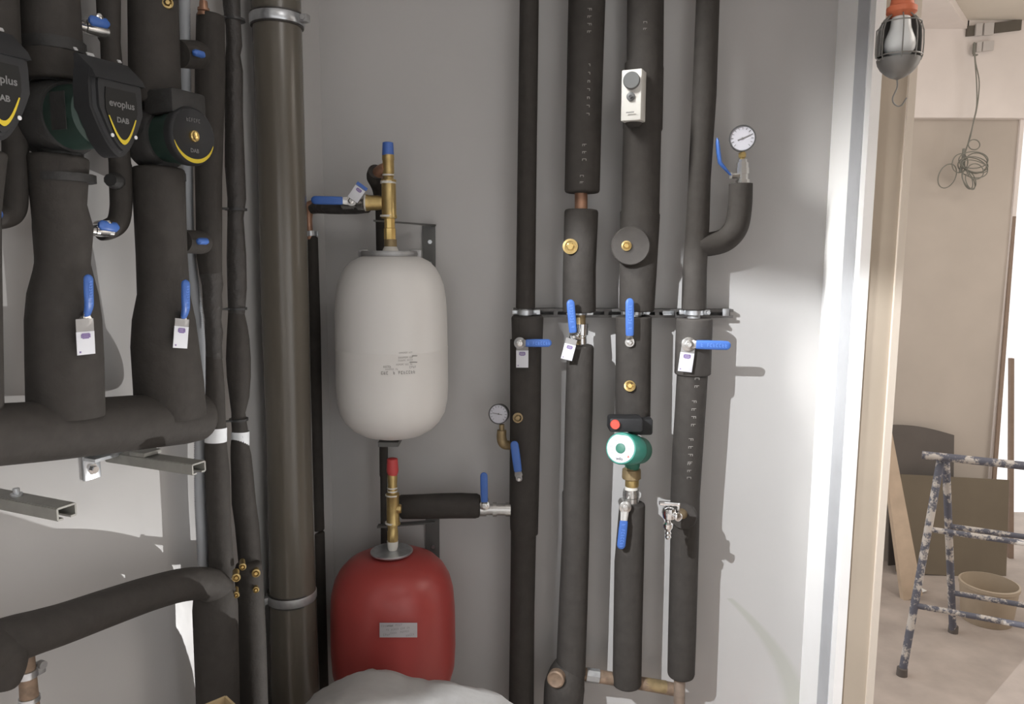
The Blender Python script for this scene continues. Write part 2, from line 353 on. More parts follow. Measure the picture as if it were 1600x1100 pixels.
# ------------------------------------------------------------------ pipes
def run(rows, P, d, up=None, down=None, bev=(0, 0), extra=1.0):
    """rows of (py, xl, xr) -> centre points and radii; up / down: world z to extend to; bev: rounded end in px"""
    pts, rad = [], []
    for k, r in enumerate(rows):
        dd = d if not hasattr(d, '__len__') else d[0] + (d[1] - d[0]) * (r[0] - rows[0][0]) / (rows[-1][0] - rows[0][0])
        p = P((r[1] + r[2]) / 2, r[0], dd); pts.append(p); rad.append((r[2] - r[1]) / 2 * mpp(p) * extra)
    if up is not None: pts.insert(0, V((pts[0].x, pts[0].y, up))); rad.insert(0, rad[0])
    if down is not None: pts.append(V((pts[-1].x, pts[-1].y, down))); rad.append(rad[-1])
    def rnd(a, b_, r, px):
        t = (b_ - a).normalized(); q = px * mpp(a)
        return [a - t * 0.0 + t * q * x for x in (0, 0.12, 0.4, 1.0)], [max(r - q, r * 0.45), r - q * 0.55, r - q * 0.18, r]
    if bev[0]:
        e, f = rnd(pts[0], pts[1], rad[0], bev[0]); pts = e + pts[1:]; rad = f + rad[1:]
    if bev[1]:
        e, f = rnd(pts[-1], pts[-2], rad[-1], bev[1]); pts = pts[:-1] + e[::-1]; rad = rad[:-1] + f[::-1]
    return pts, rad
def pipe(name, material, parent, rows, P, d, seg=24, **k):
    pts, rad = run(rows, P, d, **k); b = MB(); b.tube(pts, rad, seg); return b.build(name, material, parent)
def smooth_path(pts, n=8):
    """Catmull-Rom through (point, radius) pairs"""
    out, ro = [], []
    P_ = [V(p) for p, r in pts]; R_ = [r for p, r in pts]
    for i in range(len(P_) - 1):
        a, b_, c, d_ = P_[max(i - 1, 0)], P_[i], P_[i + 1], P_[min(i + 2, len(P_) - 1)]
        for k in range(n):
            t = k / n
            out.append(0.5 * ((2 * b_) + (c - a) * t + (2 * a - 5 * b_ + 4 * c - d_) * t * t + (3 * b_ - a - 3 * c + d_) * t ** 3)); ro.append(R_[i] + (R_[i + 1] - R_[i]) * t)
    out.append(P_[-1]); ro.append(R_[-1]); return out, ro
def bend(name, material, parent, P, seq, seg=24, n=8, bev=0):
    """seq of (px, py, d, width_px)"""
    pr = []
    for px, py, d, wd in seq:
        p = P(px, py, d); pr.append((p, wd / 2 * mpp(p)))
    pts, rad = smooth_path(pr, n)
    b = MB(); b.tube(pts, rad, seg); return b.build(name, material, parent)
def port(parent, P, px, py, d, r_px, length=0.03, rim='brass', core='bright_brass', n=NB):
    c = P(px, py, d); r = r_px * mpp(c)
    o = one('brass_port', rim, lambda b: b.lathe(c - n * length, n, [(0, r * 0.8), (length - 0.006, r * 0.8), (length - 0.0055, r), (length, r), (length + 0.001, r * 0.72), (length - 0.004, r * 0.68), (length - 0.004, 0.0005)], 20), parent)
    one('hex_core', core, lambda b: b.lathe(c - n * 0.006, n, [(0, r * 0.55), (0.006, r * 0.55), (0.008, r * 0.4)], 6), o)
    return o
def foamtext(parent, P, px, py, d, txt, size_px, n=NB):
    c = P(px, py, d); s_ = size_px * mpp(c)
    ex = V((0, 0, -1)); ey = n.cross(ex) * -1
    ey = ZA.cross(n).normalized(); ey = V((ey.x, ey.y, ey.z))
    return one('printed_lettering', 'foamtext', lambda b: b.glyphs(txt, c, V((0, 0, -1)), ey, s_), parent, smooth=False)

# --- pipe 1 : leftmost of the tall pipes on the back wall
D1 = 0.095
t = thing('insulated_pipe', 'leftmost of the four tall black pipes right of the white tank, gauge on its side', 'pipe', (Bk(816, 1000, D1).x, BACK_Y - D1, 0))
P1 = t
pipe('pipe_insulation', 'foam', t, [(0, 812, 842), (300, 808, 838), (482, 806, 836)], Bk, D1, up=CEIL, bev=(0, 2))
pipe('pipe_insulation', 'foam', t, [(531, 797, 846), (650, 797, 845), (780, 796, 842), (830, 797, 841), (833, 798, 838), (960, 797, 835), (1100, 795, 834)], Bk, D1, down=0)
pipe('joint_sleeve', 'foam2', t, [(493, 799, 849), (532, 800, 848)], Bk, D1, bev=(4, 2))
pipe('bare_pipe', 'dull_zinc', t, [(478, 811, 831), (500, 811, 831)], Bk, D1)
port(t, Bk, 809, 653, D1 + 0.042, 8, rim='dull_brass', core='dull_brass')
# --- pipe 2
D2 = 0.102
t = thing('insulated_pipe', 'second tall black pipe from the left, with a bare copper gap near the top', 'pipe', (Bk(890, 1000, D2).x, BACK_Y - D2, 0))
P2 = t
pipe('pipe_insulation', 'foam', t, [(0, 888, 946), (150, 885, 941), (302, 882, 937)], Bk, D2, up=CEIL, bev=(0, 5))
pipe('pipe_insulation', 'foam', t, [(327, 882, 935), (420, 879.5, 931), (488, 879, 931)], Bk, D2, bev=(5, 3))
pipe('pipe_insulation', 'foam', t, [(538, 886, 928), (640, 883, 926), (770, 880, 922), (773, 878, 922), (840, 878, 921), (950, 873, 918), (1040, 869, 915), (1052, 869, 915)], Bk, D2, bev=(6, 0))
pipe('bare_pipe', 'copper', t, [(296, 898, 918), (332, 898, 918)], Bk, D2)
pipe('bare_pipe', 'dull_brass', t, [(485, 901, 915), (545, 900, 915)], Bk, D2)
port(t, Bk, 891, 385, D2 + 0.046, 12)
foamtext(t, Bk, 921, 32, D2 + 0.0465, 'x x x x', 9); foamtext(t, Bk, 918, 140, D2 + 0.0455, 'x x x x x x x', 10); foamtext(t, Bk, 913, 238, D2 + 0.0465, 'x x x', 9)
foamtext(t, Bk, 909, 280, D2 + 0.0465, 'x x', 8)
# --- pipe 3
D3 = 0.093
t = thing('insulated_pipe', 'third tall black pipe from the left, carrying the thermostat and the green pump', 'pipe', (Bk(985, 1000, D3).x, BACK_Y - D3, 0))
P3 = t
pipe('pipe_insulation', 'foam', t, [(0, 980, 1037), (100, 979, 1036.5), (104, 976, 1037), (200, 973, 1035), (204, 973.5, 1033), (280, 972, 1031), (331, 971, 1030), (334, 969, 1031), (420, 968, 1026), (486, 967, 1022)], Bk, D3, up=CEIL, bev=(0, 3))
pipe('pipe_insulation', 'foam', t, [(494, 962, 1018), (560, 962, 1017), (640, 961, 1016), (652, 961, 1016)], Bk, D3, bev=(3, 3))
pipe('pipe_insulation', 'foam', t, [(785, 968, 1008), (880, 960, 1006), (1000, 958, 1003), (1070, 957, 1002)], Bk, D3, bev=(4, 4))
pipe('bare_pipe', 'dull_zinc', t, [(482, 984, 1002), (498, 984, 1002)], Bk, D3)
dc = Bk(983, 386, D3)
o = one('insulation_disc', 'foam2', lambda b: b.lathe(dc + V((0, -0.02, 0)), V((-0.14, -1, 0.05)), [(0, 0.048), (0.043, 0.050), (0.048, 0.047)], 36), t)
port(t, Bk, 979, 384, D3 + 0.072, 8, 0.03)
port(t, Bk, 984, 603, D3 + 0.052, 9, 0.03, n=V((0, -0.92, 0.38)))
for px, py, s_, r_ in ((1008, 222, 'x x', 10), (1003, 290, 'x x x x x', 9), (1008, 40, 'x x', 8)): foamtext(t, Bk, px, py, D3 + 0.0475, s_, r_)
# --- pipe 4
D4 = 0.102
t = thing('insulated_pipe', 'rightmost tall black pipe on the back wall, with a hooked side branch carrying a gauge', 'pipe', (Bk(1065, 1000, D4).x, BACK_Y - D4, 0))
P4 = t
pipe('pipe_insulation', 'foam', t, [(0, 1088, 1124), (150, 1082, 1119), (280, 1076, 1110), (350, 1072, 1108), (420, 1067, 1104), (484, 1065, 1103)], Bk, D4, up=CEIL, bev=(0, 2))
pipe('pipe_insulation', 'foam', t, [(584, 1058, 1105.5), (640, 1055, 1102), (700, 1051, 1098), (775, 1048, 1093), (830, 1048, 1092), (1000, 1044, 1087), (1057, 1043, 1085)], Bk, D4, bev=(0, 6))
pipe('joint_sleeve', 'foam2', t, [(497, 1057, 1113), (585, 1054, 1110)], Bk, D4, bev=(3, 3))
pipe('bare_pipe', 'dull_zinc', t, [(478, 1074, 1094), (500, 1074, 1094)], Bk, D4)
pipe('bare_pipe', 'brown_pipe', t, [(1050, 1053.5, 1071), (1100, 1052.5, 1070)], Bk, D4, down=0)
bend('branch_insulation', 'foam', t, Bk, [(1090, 382, D4, 38), (1112, 381, D4, 37), (1134, 374, D4, 37), (1150, 355, D4, 37), (1156, 325, D4, 36.5), (1157.5, 287, D4, 36)])
for px, py, s_, r_ in ((1089, 598, 'x x', 10), (1084, 646, 'x x x x', 10), (1079, 705, 'x x x x', 10), (1077, 736, 'x x x', 9)): foamtext(t, Bk, px, py, D4 + 0.0415, s_, r_)
one('foam_collar', 'foam2', lambda b: b.lathe(Bk(1068, 803, D4 + 0.02), V((-0.25, -1, 0.05)), [(0, 0.036), (0.022, 0.036), (0.026, 0.033)], 32), t)
# --- cross pipe at the foot
t = thing('cross_pipe', 'short rusty brown cross pipe at the foot of the tall pipes, by the floor sack', 'pipe', (Bk(985, 1065, 0.08).x, BACK_Y - 0.08, Bk(985, 1065, 0.08).z))
bend('bare_pipe', 'rust', t, Bk, [(905, 1052, 0.09, 20), (980, 1064, 0.085, 20), (1058, 1078, 0.08, 20)], n=3)
one('dull_union', 'dull_zinc', lambda b: b.tube([Bk(916, 1054, 0.09), Bk(936, 1057, 0.09)], 0.020, 8), t)
one('dull_union', 'dull_brass', lambda b: b.tube([Bk(1006, 1068.5, 0.083), Bk(1040, 1074, 0.082)], 0.0185, 16), t)
# elbow mass at the foot of pipe 2
t = thing('insulated_elbow', 'fat black insulated elbow at the foot of the second tall pipe', 'pipe', (Bk(882, 1070, 0.1).x, BACK_Y - 0.1, Bk(882, 1100, 0.1).z))
one('elbow_insulation', 'foam', lambda b: b.tube(*smooth_path([(Bk(892, 1036, D2), 0.037), (Bk(887, 1050, D2), 0.05), (Bk(882, 1072, D2 + .005), 0.057), (Bk(880, 1100, D2 + .005), 0.056), (Bk(880, 1118, D2 + .005), 0.045)], 6), 28), t)
one('brown_collar', 'rust', lambda b: b.lathe(Bk(868, 1062, D2 + 0.056), V((-0.3, -1, 0.1)), [(-0.02, 0.024), (0, 0.024), (0.003, 0.02), (0.0, 0.015)], 24), t)
# --- rail and clamps
t = thing('mounting_rail', 'dark slotted steel rail running across the wall behind the tall pipes', 'rail', Bk(970, 488, 0.02))
def c_rail(b):
    a, c = Bk(802, 488, 0.0), Bk(1140, 488, 0.0); L = (c - a); mid = (a + c) / 2
    b.box(mid + NB * 0.004, L.length / 2, 0.002, 0.0115); b.box(mid + NB * 0.019 + ZA * 0.0105, L.length / 2, 0.017, 0.0015); b.box(mid + NB * 0.019 - ZA * 0.0105, L.length / 2, 0.017, 0.0015)
    b.box(mid + NB * 0.035 + ZA * 0.0082, L.length / 2, 0.0015, 0.0038); b.box(mid + NB * 0.035 - ZA * 0.0082, L.length / 2, 0.0015, 0.0038)
    n = 13
    for k in range(n): b.box(mid + NB * 0.0355 + XA * L.length * ((k + 0.5) / n - 0.5), 0.006, 0.0012, 0.009)
one('channel', 'rail', c_rail, t, smooth=False)
one('end_plate', 'zinc', lambda b: b.box(Bk(1134, 488, 0.038), 0.009, 0.0025, 0.010, bev=0.001), t)
one('slide_nut', 'zinc', lambda b: (b.box(Bk(1044, 489, 0.040), 0.016, 0.003, 0.006, bev=0.001), b.box(Bk(1042, 491, 0.044), 0.012, 0.010, 0.0015)), t)
for k, (px, wpx, D, lab) in enumerate(((821, 26, D1, 'steel clamp ring holding the leftmost tall pipe to the rail'), (905, 24, D2, 'steel clamp ring behind the second tall pipe at the rail'), (993, 24, D3, 'steel clamp ring holding the thermostat pipe to the rail'), (1084, 30, D4, 'shiny steel clamp ring holding the rightmost tall pipe to the rail'))):
    c = Bk(px, 488, D); r = wpx / 2 * mpp(c)
    t = thing('pipe_clamp', lab, 'clamp', c, 'pipe clamps on the wall rail')
    one('clamp_band', 'zinc', lambda b: b.lathe(c - ZA * 0.006, ZA, [(0, r * 0.8), (0, r * 1.03), (0.012, r * 1.03), (0.012, r * 0.8)], 28), t)
    one('screw_lug', 'zinc', lambda b: (b.box(c + XA * (r + 0.008), 0.009, 0.004, 0.007, bev=0.0015), b.lathe(c + XA * (r + 0.011) + NB * 0.003, NB, [(0, 0.0055), (0.008, 0.0055)], 6)), t)
    one('screw_lug', 'zinc', lambda b: b.box(c - XA * (r + 0.006), 0.007, 0.004, 0.006, bev=0.0015), t)
    one('stand_off', 'dull_zinc', lambda b: b.tube([c + YA * r, V((c.x, BACK_Y - 0.03, c.z))], 0.004, 8), t)

# ------------------------------------------------------------------ valves
def lever_valve(label, P, n, hub, tip, d0, d1, wpx, hub_px, g0=0.28, txt='', body=None, bentname='handle', grp='blue-handled ball valves', stem=0.05, arm_mat='nickel', thick=0.42):
    h = P(hub[0], hub[1], d0); a = P(tip[0], tip[1], d1); h1 = P(hub[0], hub[1], d1)
    t = thing('ball_valve', label, 'valve', h, grp)
    s_ = mpp(h); r = hub_px * s_; wd = wpx / 2 * s_
    ax = (a - h1); L = ax.length; e = ax.normalized()
    sd = e.cross(n).normalized()
    one('stem', 'nickel', lambda b: (b.lathe(h - n * stem, n, [(0, r * 0.75), (stem - 0.004, r * 0.75)], 16), b.lathe(h + n * 0.001, n, [(0, r * 0.62), (0.006, r * 0.62), (0.007, r * 0.5)], 6), b.lathe(h + n * 0.006, n, [(0, r * 0.3), (0.005, r * 0.3)], 12)), t)
    gs = h1 + e * L * g0
    hd = one('handle', arm_mat, lambda b: (b.lathe(h - n * 0.0035, n, [(0, r), (0.003, r), (0.0035, r * 0.95)], 24), b.tube([h - n * 0.002, h + e * L * g0 * 0.45 - n * 0.002, gs, gs + e * L * 0.1], [r * 0.8, wd * 0.95, wd * 0.8, wd * 0.75], 12, hint=n, flat=0.2, power=4)), t)
    pts = [gs - e * 0.001, gs + e * 0.002, gs + e * L * (1 - g0) * 0.3, gs + e * L * (1 - g0) * 0.7, a - e * wd * 0.9, a - e * wd * 0.45, a - e * wd * 0.12, a]
    one('grip', 'blue', lambda b: b.tube(pts, [wd * 0.8, wd * 0.95, wd, wd, wd * 0.98, wd * 0.82, wd * 0.5, wd * 0.12], 20, hint=n, flat=thick, power=3), hd)
    if txt:
        mid = (gs + a) / 2 + n * (wd * thick + 0.0006)
        right = V((1, 0, 0)) if n is NB else UL
        ex = e if (e.dot(right) > 0.3 or abs(e.dot(right)) <= 0.3) else -e
        one('raised_lettering', 'bluetext', lambda b: b.glyphs(txt, mid, ex, n.cross(ex), wd * 1.05), hd, smooth=False)
    if body: one('valve_body', body[0], body[1], t)
    return t
def tagcard(label, P, n, cx, cy, wpx, hpx, d, tilt, sleeve=12, dot=True):
    c = P(cx, cy, d); s_ = mpp(c); hw, hh = wpx / 2 * s_, hpx / 2 * s_
    rt = ZA.cross(n) * -1; rt = n.cross(ZA) * -1
    ex = (rt * math.cos(tilt) + ZA * math.sin(tilt)); ey = (ZA * math.cos(tilt) - rt * math.sin(tilt))
    t = thing('valve_tag', label, 'tag', c, 'white paper tags hanging on valve handles')
    one('card', 'card', lambda b: b.box(c, hw, 0.0006, hh, ex, n, ey, bev=0.0002), t)
    sl = sleeve * s_
    one('plastic_sleeve', 'film', lambda b: b.box(c + ey * (hh + sl / 2), hw * 0.98, 0.0005, sl / 2, ex, n, ey), t)
    lg = c + ey * hh * 0.62 + n * 0.0011
    def logo(b):
        q = hw * 0.42; r = hh * 0.16; k = hw * 0.09
        for sx, sz, lx, lz in ((0, r, q, k), (0, -r, q * 0.8, k), (-q, 0, k, r), (q, 0, k, r), (0, 0, q * 0.7, k * 0.8)): b.box(lg + ex * sx + ey * sz, lx, 0.0003, lz, ex, n, ey)
        if dot: b.box(c - ex * hw * 0.68 - ey * hh * 0.75 + n * 0.001, hw * 0.09, 0.0003, hw * 0.09, ex, n, ey)
    one('purple_logo', 'purple', logo, t, smooth=False)
    return t
BT = 'x xxxxxxx'
lever_valve('blue-handled ball valve on the leftmost tall pipe just below the rail, handle pointing right', Bk, NB, (812, 536), (862, 536), D1 + 0.055, D1 + 0.06, 12.5, 9, 0.2, BT, arm_mat='dull_zinc')
tagcard('white tag hanging on the leftmost tall pipe below the rail', Bk, NB, 816, 561, 19, 27, D1 + 0.052, 0.0, 8)
def silver2(b):
    for y0, y1, r in ((506, 512, 11), (512, 523, 10.5), (524, 527, 8), (528, 541, 8)):
        b.tube([Bk(909, y0, D2), Bk(909, y1, D2)], r * mpp(Bk(909, y0, D2)), 10)
    b.tube([Bk(909, 530, D2), Bk(893, 526, D2 + 0.02)], 0.009, 10)
lever_valve('silver ball valve in a gap of the second tall pipe, blue handle pointing up', Bk, NB, (896, 526), (891, 468), D2 + 0.045, D2 + 0.075, 12.5, 5, 0.12, BT, body=('chrome', silver2), arm_mat='dull_zinc')
tagcard('tilted white tag left of the second tall pipe below the rail', Bk, NB, 888, 550, 18, 25, D2 + 0.06, -0.24, 9)
lever_valve('blue-handled ball valve above the green pump, handle pointing up over the rail', Bk, NB, (984, 535), (984, 466), D3 + 0.055, D3 + 0.075, 13, 7.5, 0.16, BT)
lever_valve('blue-handled ball valve on the rightmost tall pipe, handle pointing right past the rail end', Bk, NB, (1076, 538), (1142, 540), D4 + 0.065, D4 + 0.07, 14.5, 11, 0.18, BT)
tagcard('white tag on the rightmost tall pipe below its horizontal blue handle', Bk, NB, 1072, 566, 22, 30, D4 + 0.06, -0.11, 10)
def fit5(b):
    p = lambda y: Bk(986, y, D3)
    for y0, y1, r in ((764, 768, 12), (768, 776, 13), (777, 786, 12.5), (786, 795, 15)): b.tube([p(y0), p(y1)], r * mpp(p(y0)), 12)
lever_valve('blue-handled ball valve under the green pump, handle hanging down', Bk, NB, (977, 793), (970, 858), D3 + 0.05, D3 + 0.06, 13.5, 9.5, 0.32, BT, body=('nickel', fit5))
lever_valve('small blue upright handle beside the brass elbow gauge on the leftmost tall pipe', Bk, NB, (811, 748), (803, 689), D1 + 0.05, D1 + 0.06, 13, 5, 0.2, '', arm_mat='dull_zinc')
DT = 0.18
def fit7(b):
    q = lambda x: Bk(x, 796, 0.10)
    for x0, x1, r in ((749, 760, 11), (760, 770, 9), (770, 776, 11.5), (776, 790, 9.5), (790, 798, 11)): b.tube([q(x0), q(x1)], r * mpp(q(x0)), 12)
lever_valve('silver ball valve with upright blue handle ending the short horizontal pipe by the red tank', Bk, NB, (757, 790), (756, 738), 0.125, 0.13, 11.5, 8, 0.12, '', body=('nickel', fit7))
def fit8(b):
    q = lambda x: Bk(x, 318, DT - (575 - x) * 0.0009)
    for x0, x1, r in ((538, 556, 10), (556, 562, 8), (562, 572, 11)): b.tube([q(x0), q(x1)], r * mpp(q(x0)), 10)
lever_valve('silver ball valve above the white tank, long blue handle pointing left to the grey duct', Bk, NB, (549, 314), (486, 312.5), DT + 0.012, DT + 0.012, 13, 8, 0.22, '', body=('nickel', fit8))
t = tagcard('small tilted white tag with a blue top on the valve above the white tank', Bk, NB, 557, 303, 18, 22, DT + 0.03, -0.62, 3, False)
one('blue_edge', 'bluecap', lambda b: b.box(Bk(565.5, 291, DT + 0.031), 0.015, 0.0008, 0.004, V((math.cos(-.62), 0, math.sin(-.62))), NB, V((-math.sin(-.62), 0, math.cos(-.62)))), t)
def fit9(b):
    q = lambda y: Bk(1160, y, D4)
    for y0, y1, r in ((288, 281, 10.5), (281, 272, 8.5), (272, 262, 10), (262, 254, 9), (254, 249, 7)): b.tube([q(y0), q(y1)], r * mpp(q(y0)), 8)
    b.tube([q(275), Bk(1142, 275, D4 + 0.012)], 0.007, 8); b.tube([Bk(1142, 270, D4 + 0.012), Bk(1142, 279, D4 + 0.012)], 0.004, 8)
t = thing('ball_valve', 'little silver valve under the upper right gauge, bent blue handle leaning left', 'valve', Bk(1160, 275, D4), 'blue-handled ball valves')
one('valve_body', 'nickel', fit9, t)
one('handle', 'blue', lambda b: b.tube([Bk(1142, 274, D4 + .012), Bk(1135, 266, D4 + .014), Bk(1125, 254, D4 + .014), Bk(1122.5, 238, D4 + .014), Bk(1121, 222, D4 + .014), Bk(1120.5, 216, D4 + .014)], [0.004, 0.006, 0.009, 0.009, 0.008, 0.004], 14, hint=V((1, 0, 0.3)), flat=0.6), t)
# ------------------------------------------------------------------ gauges
def gauge(label, c, n, r, needle, stem_fn, stem_mat, deep=0.02, bez='bezel'):
    t = thing('pressure_gauge', label, 'gauge', c)
    n = V(n).normalized(); rt = ZA.cross(-n).normalized() * -1; rt = n.cross(ZA).normalized() * -1; up = n.cross(rt) * 1
    up = rt.cross(n) * -1 if rt.cross(n).z < 0 else rt.cross(n)
    one('case', bez, lambda b: b.lathe(c - n * deep, n, [(0, r * 0.86), (0.003, r * 0.96), (deep, r * 1.0), (deep + 0.003, r * 0.99), (deep + 0.003, r * 0.90), (deep, r * 0.89)], 36), t)
    dl = one('dial', 'dial', lambda b: b.lathe(c - n * 0.0005, n, [(0, r * 0.90), (0.0012, r * 0.90)], 36), t)
    def marks(b):
        for k in range(13):
            a = math.radians(-45 + 270 * k / 12); u = rt * math.cos(a) + up * math.sin(a)
            b.box(c + n * 0.0012 + u * r * 0.74, r * 0.09, 0.0003, r * 0.02, u, n, n.cross(u))
    one('scale_marks', 'thermod', marks, dl, smooth=False)
    a = math.radians(needle); u = rt * math.cos(a) + up * math.sin(a)
    one('needle', 'ink', lambda b: (b.box(c + n * 0.002 + u * r * 0.12, r * 0.5, 0.0004, r * 0.028, u, n, n.cross(u)), b.lathe(c + n * 0.001, n, [(0, r * 0.08), (0.002, r * 0.07)], 12)), t)
    one('stem', stem_mat, stem_fn, t)
    return t
gc = Bk(1160, 216, D4 + 0.008)
gauge('round white pressure gauge on top of the hooked side pipe, upper right', gc, (-0.25, -1, 0.0), 20.5 * mpp(gc), 22, lambda b: (b.tube([Bk(1160, 234, D4), Bk(1160, 250, D4)], 0.0065, 8), b.tube([Bk(1160, 239, D4), Bk(1160, 246, D4)], 0.010, 6)), 'brass')
gc = Bk(779, 647, 0.115)
def stem_l(b):
    b.tube([Bk(784, 663, 0.105), Bk(784, 676, 0.105)], 0.0075, 8); b.tube([Bk(784, 672, 0.105), Bk(784, 676, 0.105)], 0.013, 8)
    b.tube(*smooth_path([(Bk(784, 674, 0.105), 0.0125), (Bk(784, 686, 0.105), 0.0135), (Bk(788, 694, 0.105), 0.0135), (Bk(800, 696, 0.095), 0.012)], 6), 16)
gauge('round white pressure gauge on a brass elbow, left side of the leftmost tall pipe', gc, (-0.22, -1, 0.08), 16 * mpp(gc), 172, stem_l, 'dull_brass')
# ------------------------------------------------------------------ chrome tap
t = thing('drain_tap', 'chrome drain tap sticking out of the rightmost tall pipe', 'tap', Bk(1052, 803, D4 + 0.05))
one('brass_nipple', 'dull_brass', lambda b: b.tube([Bk(1068, 803, D4 + 0.03), Bk(1052, 802, D4 + 0.125)], 0.014, 12), t)
def tapbody(b):
    c = Bk(1046, 801, D4 + 0.14)
    b.lathe(c - ZA * 0.018, ZA, [(0, 0.010), (0.004, 0.016), (0.018, 0.019), (0.03, 0.017), (0.035, 0.008)], 20)
    b.tube([c + YA * 0.03 + XA * 0.012, c + XA * 0.004], [0.0135, 0.0135], 8)
    b.lathe(c + V((0.014, -0.012, -0.004)), V((0.4, -1, 0)), [(0, 0.010), (0.012, 0.011), (0.014, 0.008)], 16)
one('tap_body', 'chrome', tapbody, t)
one('tee_handle', 'chrome', lambda b: (b.box(Bk(1046, 787, D4 + 0.14), 0.026, 0.004, 0.005, V((0.98, -0.2, 0.0)), bev=0.002), b.box(Bk(1060, 794, D4 + 0.143), 0.004, 0.004, 0.014, bev=0.0015)), t)
one('hose_spout', 'chrome', lambda b: b.tube([Bk(1044, 812 + 3 * k, D4 + 0.145) for k in range(11)], [0.007, 0.007, 0.013, 0.012, 0.012] + [0.0085, 0.0062, 0.0085, 0.006, 0.008, 0.0055], 16), t)
# ------------------------------------------------------------------ tanks
def tank(name, label, cx, prof, d, material, seam=None):
    c = Bk(cx, prof[0][0], d); t = thing(name, label, 'tank', V((c.x, BACK_Y - d, Bk(cx, prof[-1][0], d).z)))
    pts, rad = [], []
    for y, hw in prof:
        p = Bk(cx, y, d); pts.append(V((c.x, p.y, p.z))); rad.append(hw * mpp(p))
    one('shell', material, lambda b: b.tube(pts, rad, 64), t, angle=60)
    return t, c
t, c = tank('expansion_tank', 'white expansion tank hanging on the back wall, printed label on its front', 610, [(396, 8), (397.5, 28), (401, 46), (408, 60), (418, 70), (430, 77), (446, 82.5), (466, 85.5), (490, 86.8), (541, 87), (542.5, 87.5), (544, 87), (600, 86.6), (625, 85.2), (643, 81), (657, 73), (668, 62), (676, 48), (681, 30), (683, 8)], DT, 'white_tank')
TW = t
rw = 0.147
AXX = {610: Bk(610, 396, DT).x, 613: Bk(613, 866, 0.185).x}
def on_tank(cx, d, R, px, py):
    """front of a vertical cylinder"""
    cc = Bk(cx, py, d); cc.x = AXX[cx]; r = ray(px, py); a = r.x ** 2 + r.y ** 2; bb = -2 * (r.x * cc.x + r.y * cc.y); k = cc.x ** 2 + cc.y ** 2 - R * R
    q = (-bb - math.sqrt(max(bb * bb - 4 * a * k, 0))) / (2 * a); return CAM0 + r * q
Rw = 87 * mpp(Bk(610, 560, DT)) + 0.0015
def printlines(b, cx, d, R, rows, h):
    for x0, x1, y in rows:
        n = max(2, int((x1 - x0) / 3)); vs, fs = [], []
        for k in range(n + 1):
            x = x0 + (x1 - x0) * k / n; vs += [on_tank(cx, d, R, x, y - h), on_tank(cx, d, R, x, y + h)]
        for k in range(n): fs.append([2 * k, 2 * k + 1, 2 * k + 3, 2 * k + 2])
        b.add(vs, fs)
def wrapped(b, cx, d, R, txt, px, py, size_px):
    p0 = on_tank(cx, d, R, px, py); s_ = mpp(p0) * size_px; cc = Bk(cx, py, d); cc.x = AXX[cx]; b2 = MB(); b2.glyphs(txt, (0, 0, 0), XA, YA, s_)
    a0 = math.atan2(p0.x - cc.x, -(p0.y - cc.y))
    b.add([V((cc.x + R * math.sin(a0 + v.x / R), cc.y - R * math.cos(a0 + v.x / R), p0.z + v.y)) for v in b2.v], b2.f)
def wl(b):
    printlines(b, 610, DT, Rw, [(644, 652, 556), (640, 652, 566)], 0.6)
    for px, py, z, p_ in ((632, 582, 6.5, 'x xxxxxxx'), (601, 583, 6.5, 'xxx'), (645, 573.5, 4.5, 'xxxx'), (634, 551, 3.2, 'xxxxxxx xxx'), (634, 558.5, 3.2, 'xxxxxxxx xxx'), (634, 563, 3.2, 'xxxxxx xxxxx'), (632, 569.5, 3.2, 'xxxxxx xxx xx'), (605, 573, 4, 'xxxxx'), (612, 577, 3.2, 'xxxxxxx xx')): wrapped(b, 610, DT, Rw, p_, px, py, z)
one('printed_label', 'ink', wl, t, smooth=False)
def flange(b, cx, y, d, R, th, lugs=True):
    p = Bk(cx, y, d)
    b.lathe(p - ZA * th / 2, ZA, [(0, R * 0.98), (th * 0.3, R), (th * 0.7, R), (th, R * 0.96), (th, R * 0.3)], 40)
one('clamp_ring', 'dull_zinc', lambda b: (flange(b, 609, 396, DT, 45 * mpp(c), 0.013), b.box(Bk(569, 396, DT), 0.014, 0.010, 0.011, bev=0.006), b.box(Bk(650, 397, DT), 0.016, 0.010, 0.012, bev=0.006)), t)
one('foot_plate', 'bracket', lambda b: b.box(Bk(612, 686, 0.14), 0.026, 0.06, 0.006), t)
RD = 0.185
t, c = tank('expansion_tank', 'red expansion tank standing low between the grey duct and the tall pipes', 613, [(866, 12), (867, 36), (871, 56), (878, 70), (889, 81), (903, 89), (922, 94), (950, 96), (1010, 96), (1040, 94), (1060, 88), (1076, 75), (1088, 58), (1096, 38), (1100, 12)], RD, 'red_tank')
TR = t
Rr = 96 * mpp(Bk(613, 980, RD)) + 0.0012
lab = one('sticker', 'film', lambda b: None or printlines(b, 613, RD, Rr, [(593, 652, 984.5)], 11.5), t)
lab.data.materials[0] = mat('silver_paper_label', (0.42, 0.40, 0.41), 0.5)
def rl(b):
    printlines(b, 613, RD, Rr + 0.0008, [(604, 614, 978)], 0.6)
    for y, x, s_, z in ((977.5, 612, 'xxxxxxx xxxx', 4.5), (983, 622, 'xx xxxxx xxx xx', 4), (988, 625, 'xxxx  xxxxxx', 4), (992, 604, 'xxxx', 4.5), (992, 641, 'xxxxx', 4.5)): wrapped(b, 613, RD, Rr + 0.0008, s_, x, y, z)
one('sticker_print', 'ink', rl, lab, smooth=False)
one('clamp_ring', 'zinc', lambda b: flange(b, 612, 861, RD, 33 * mpp(c), 0.006), t)
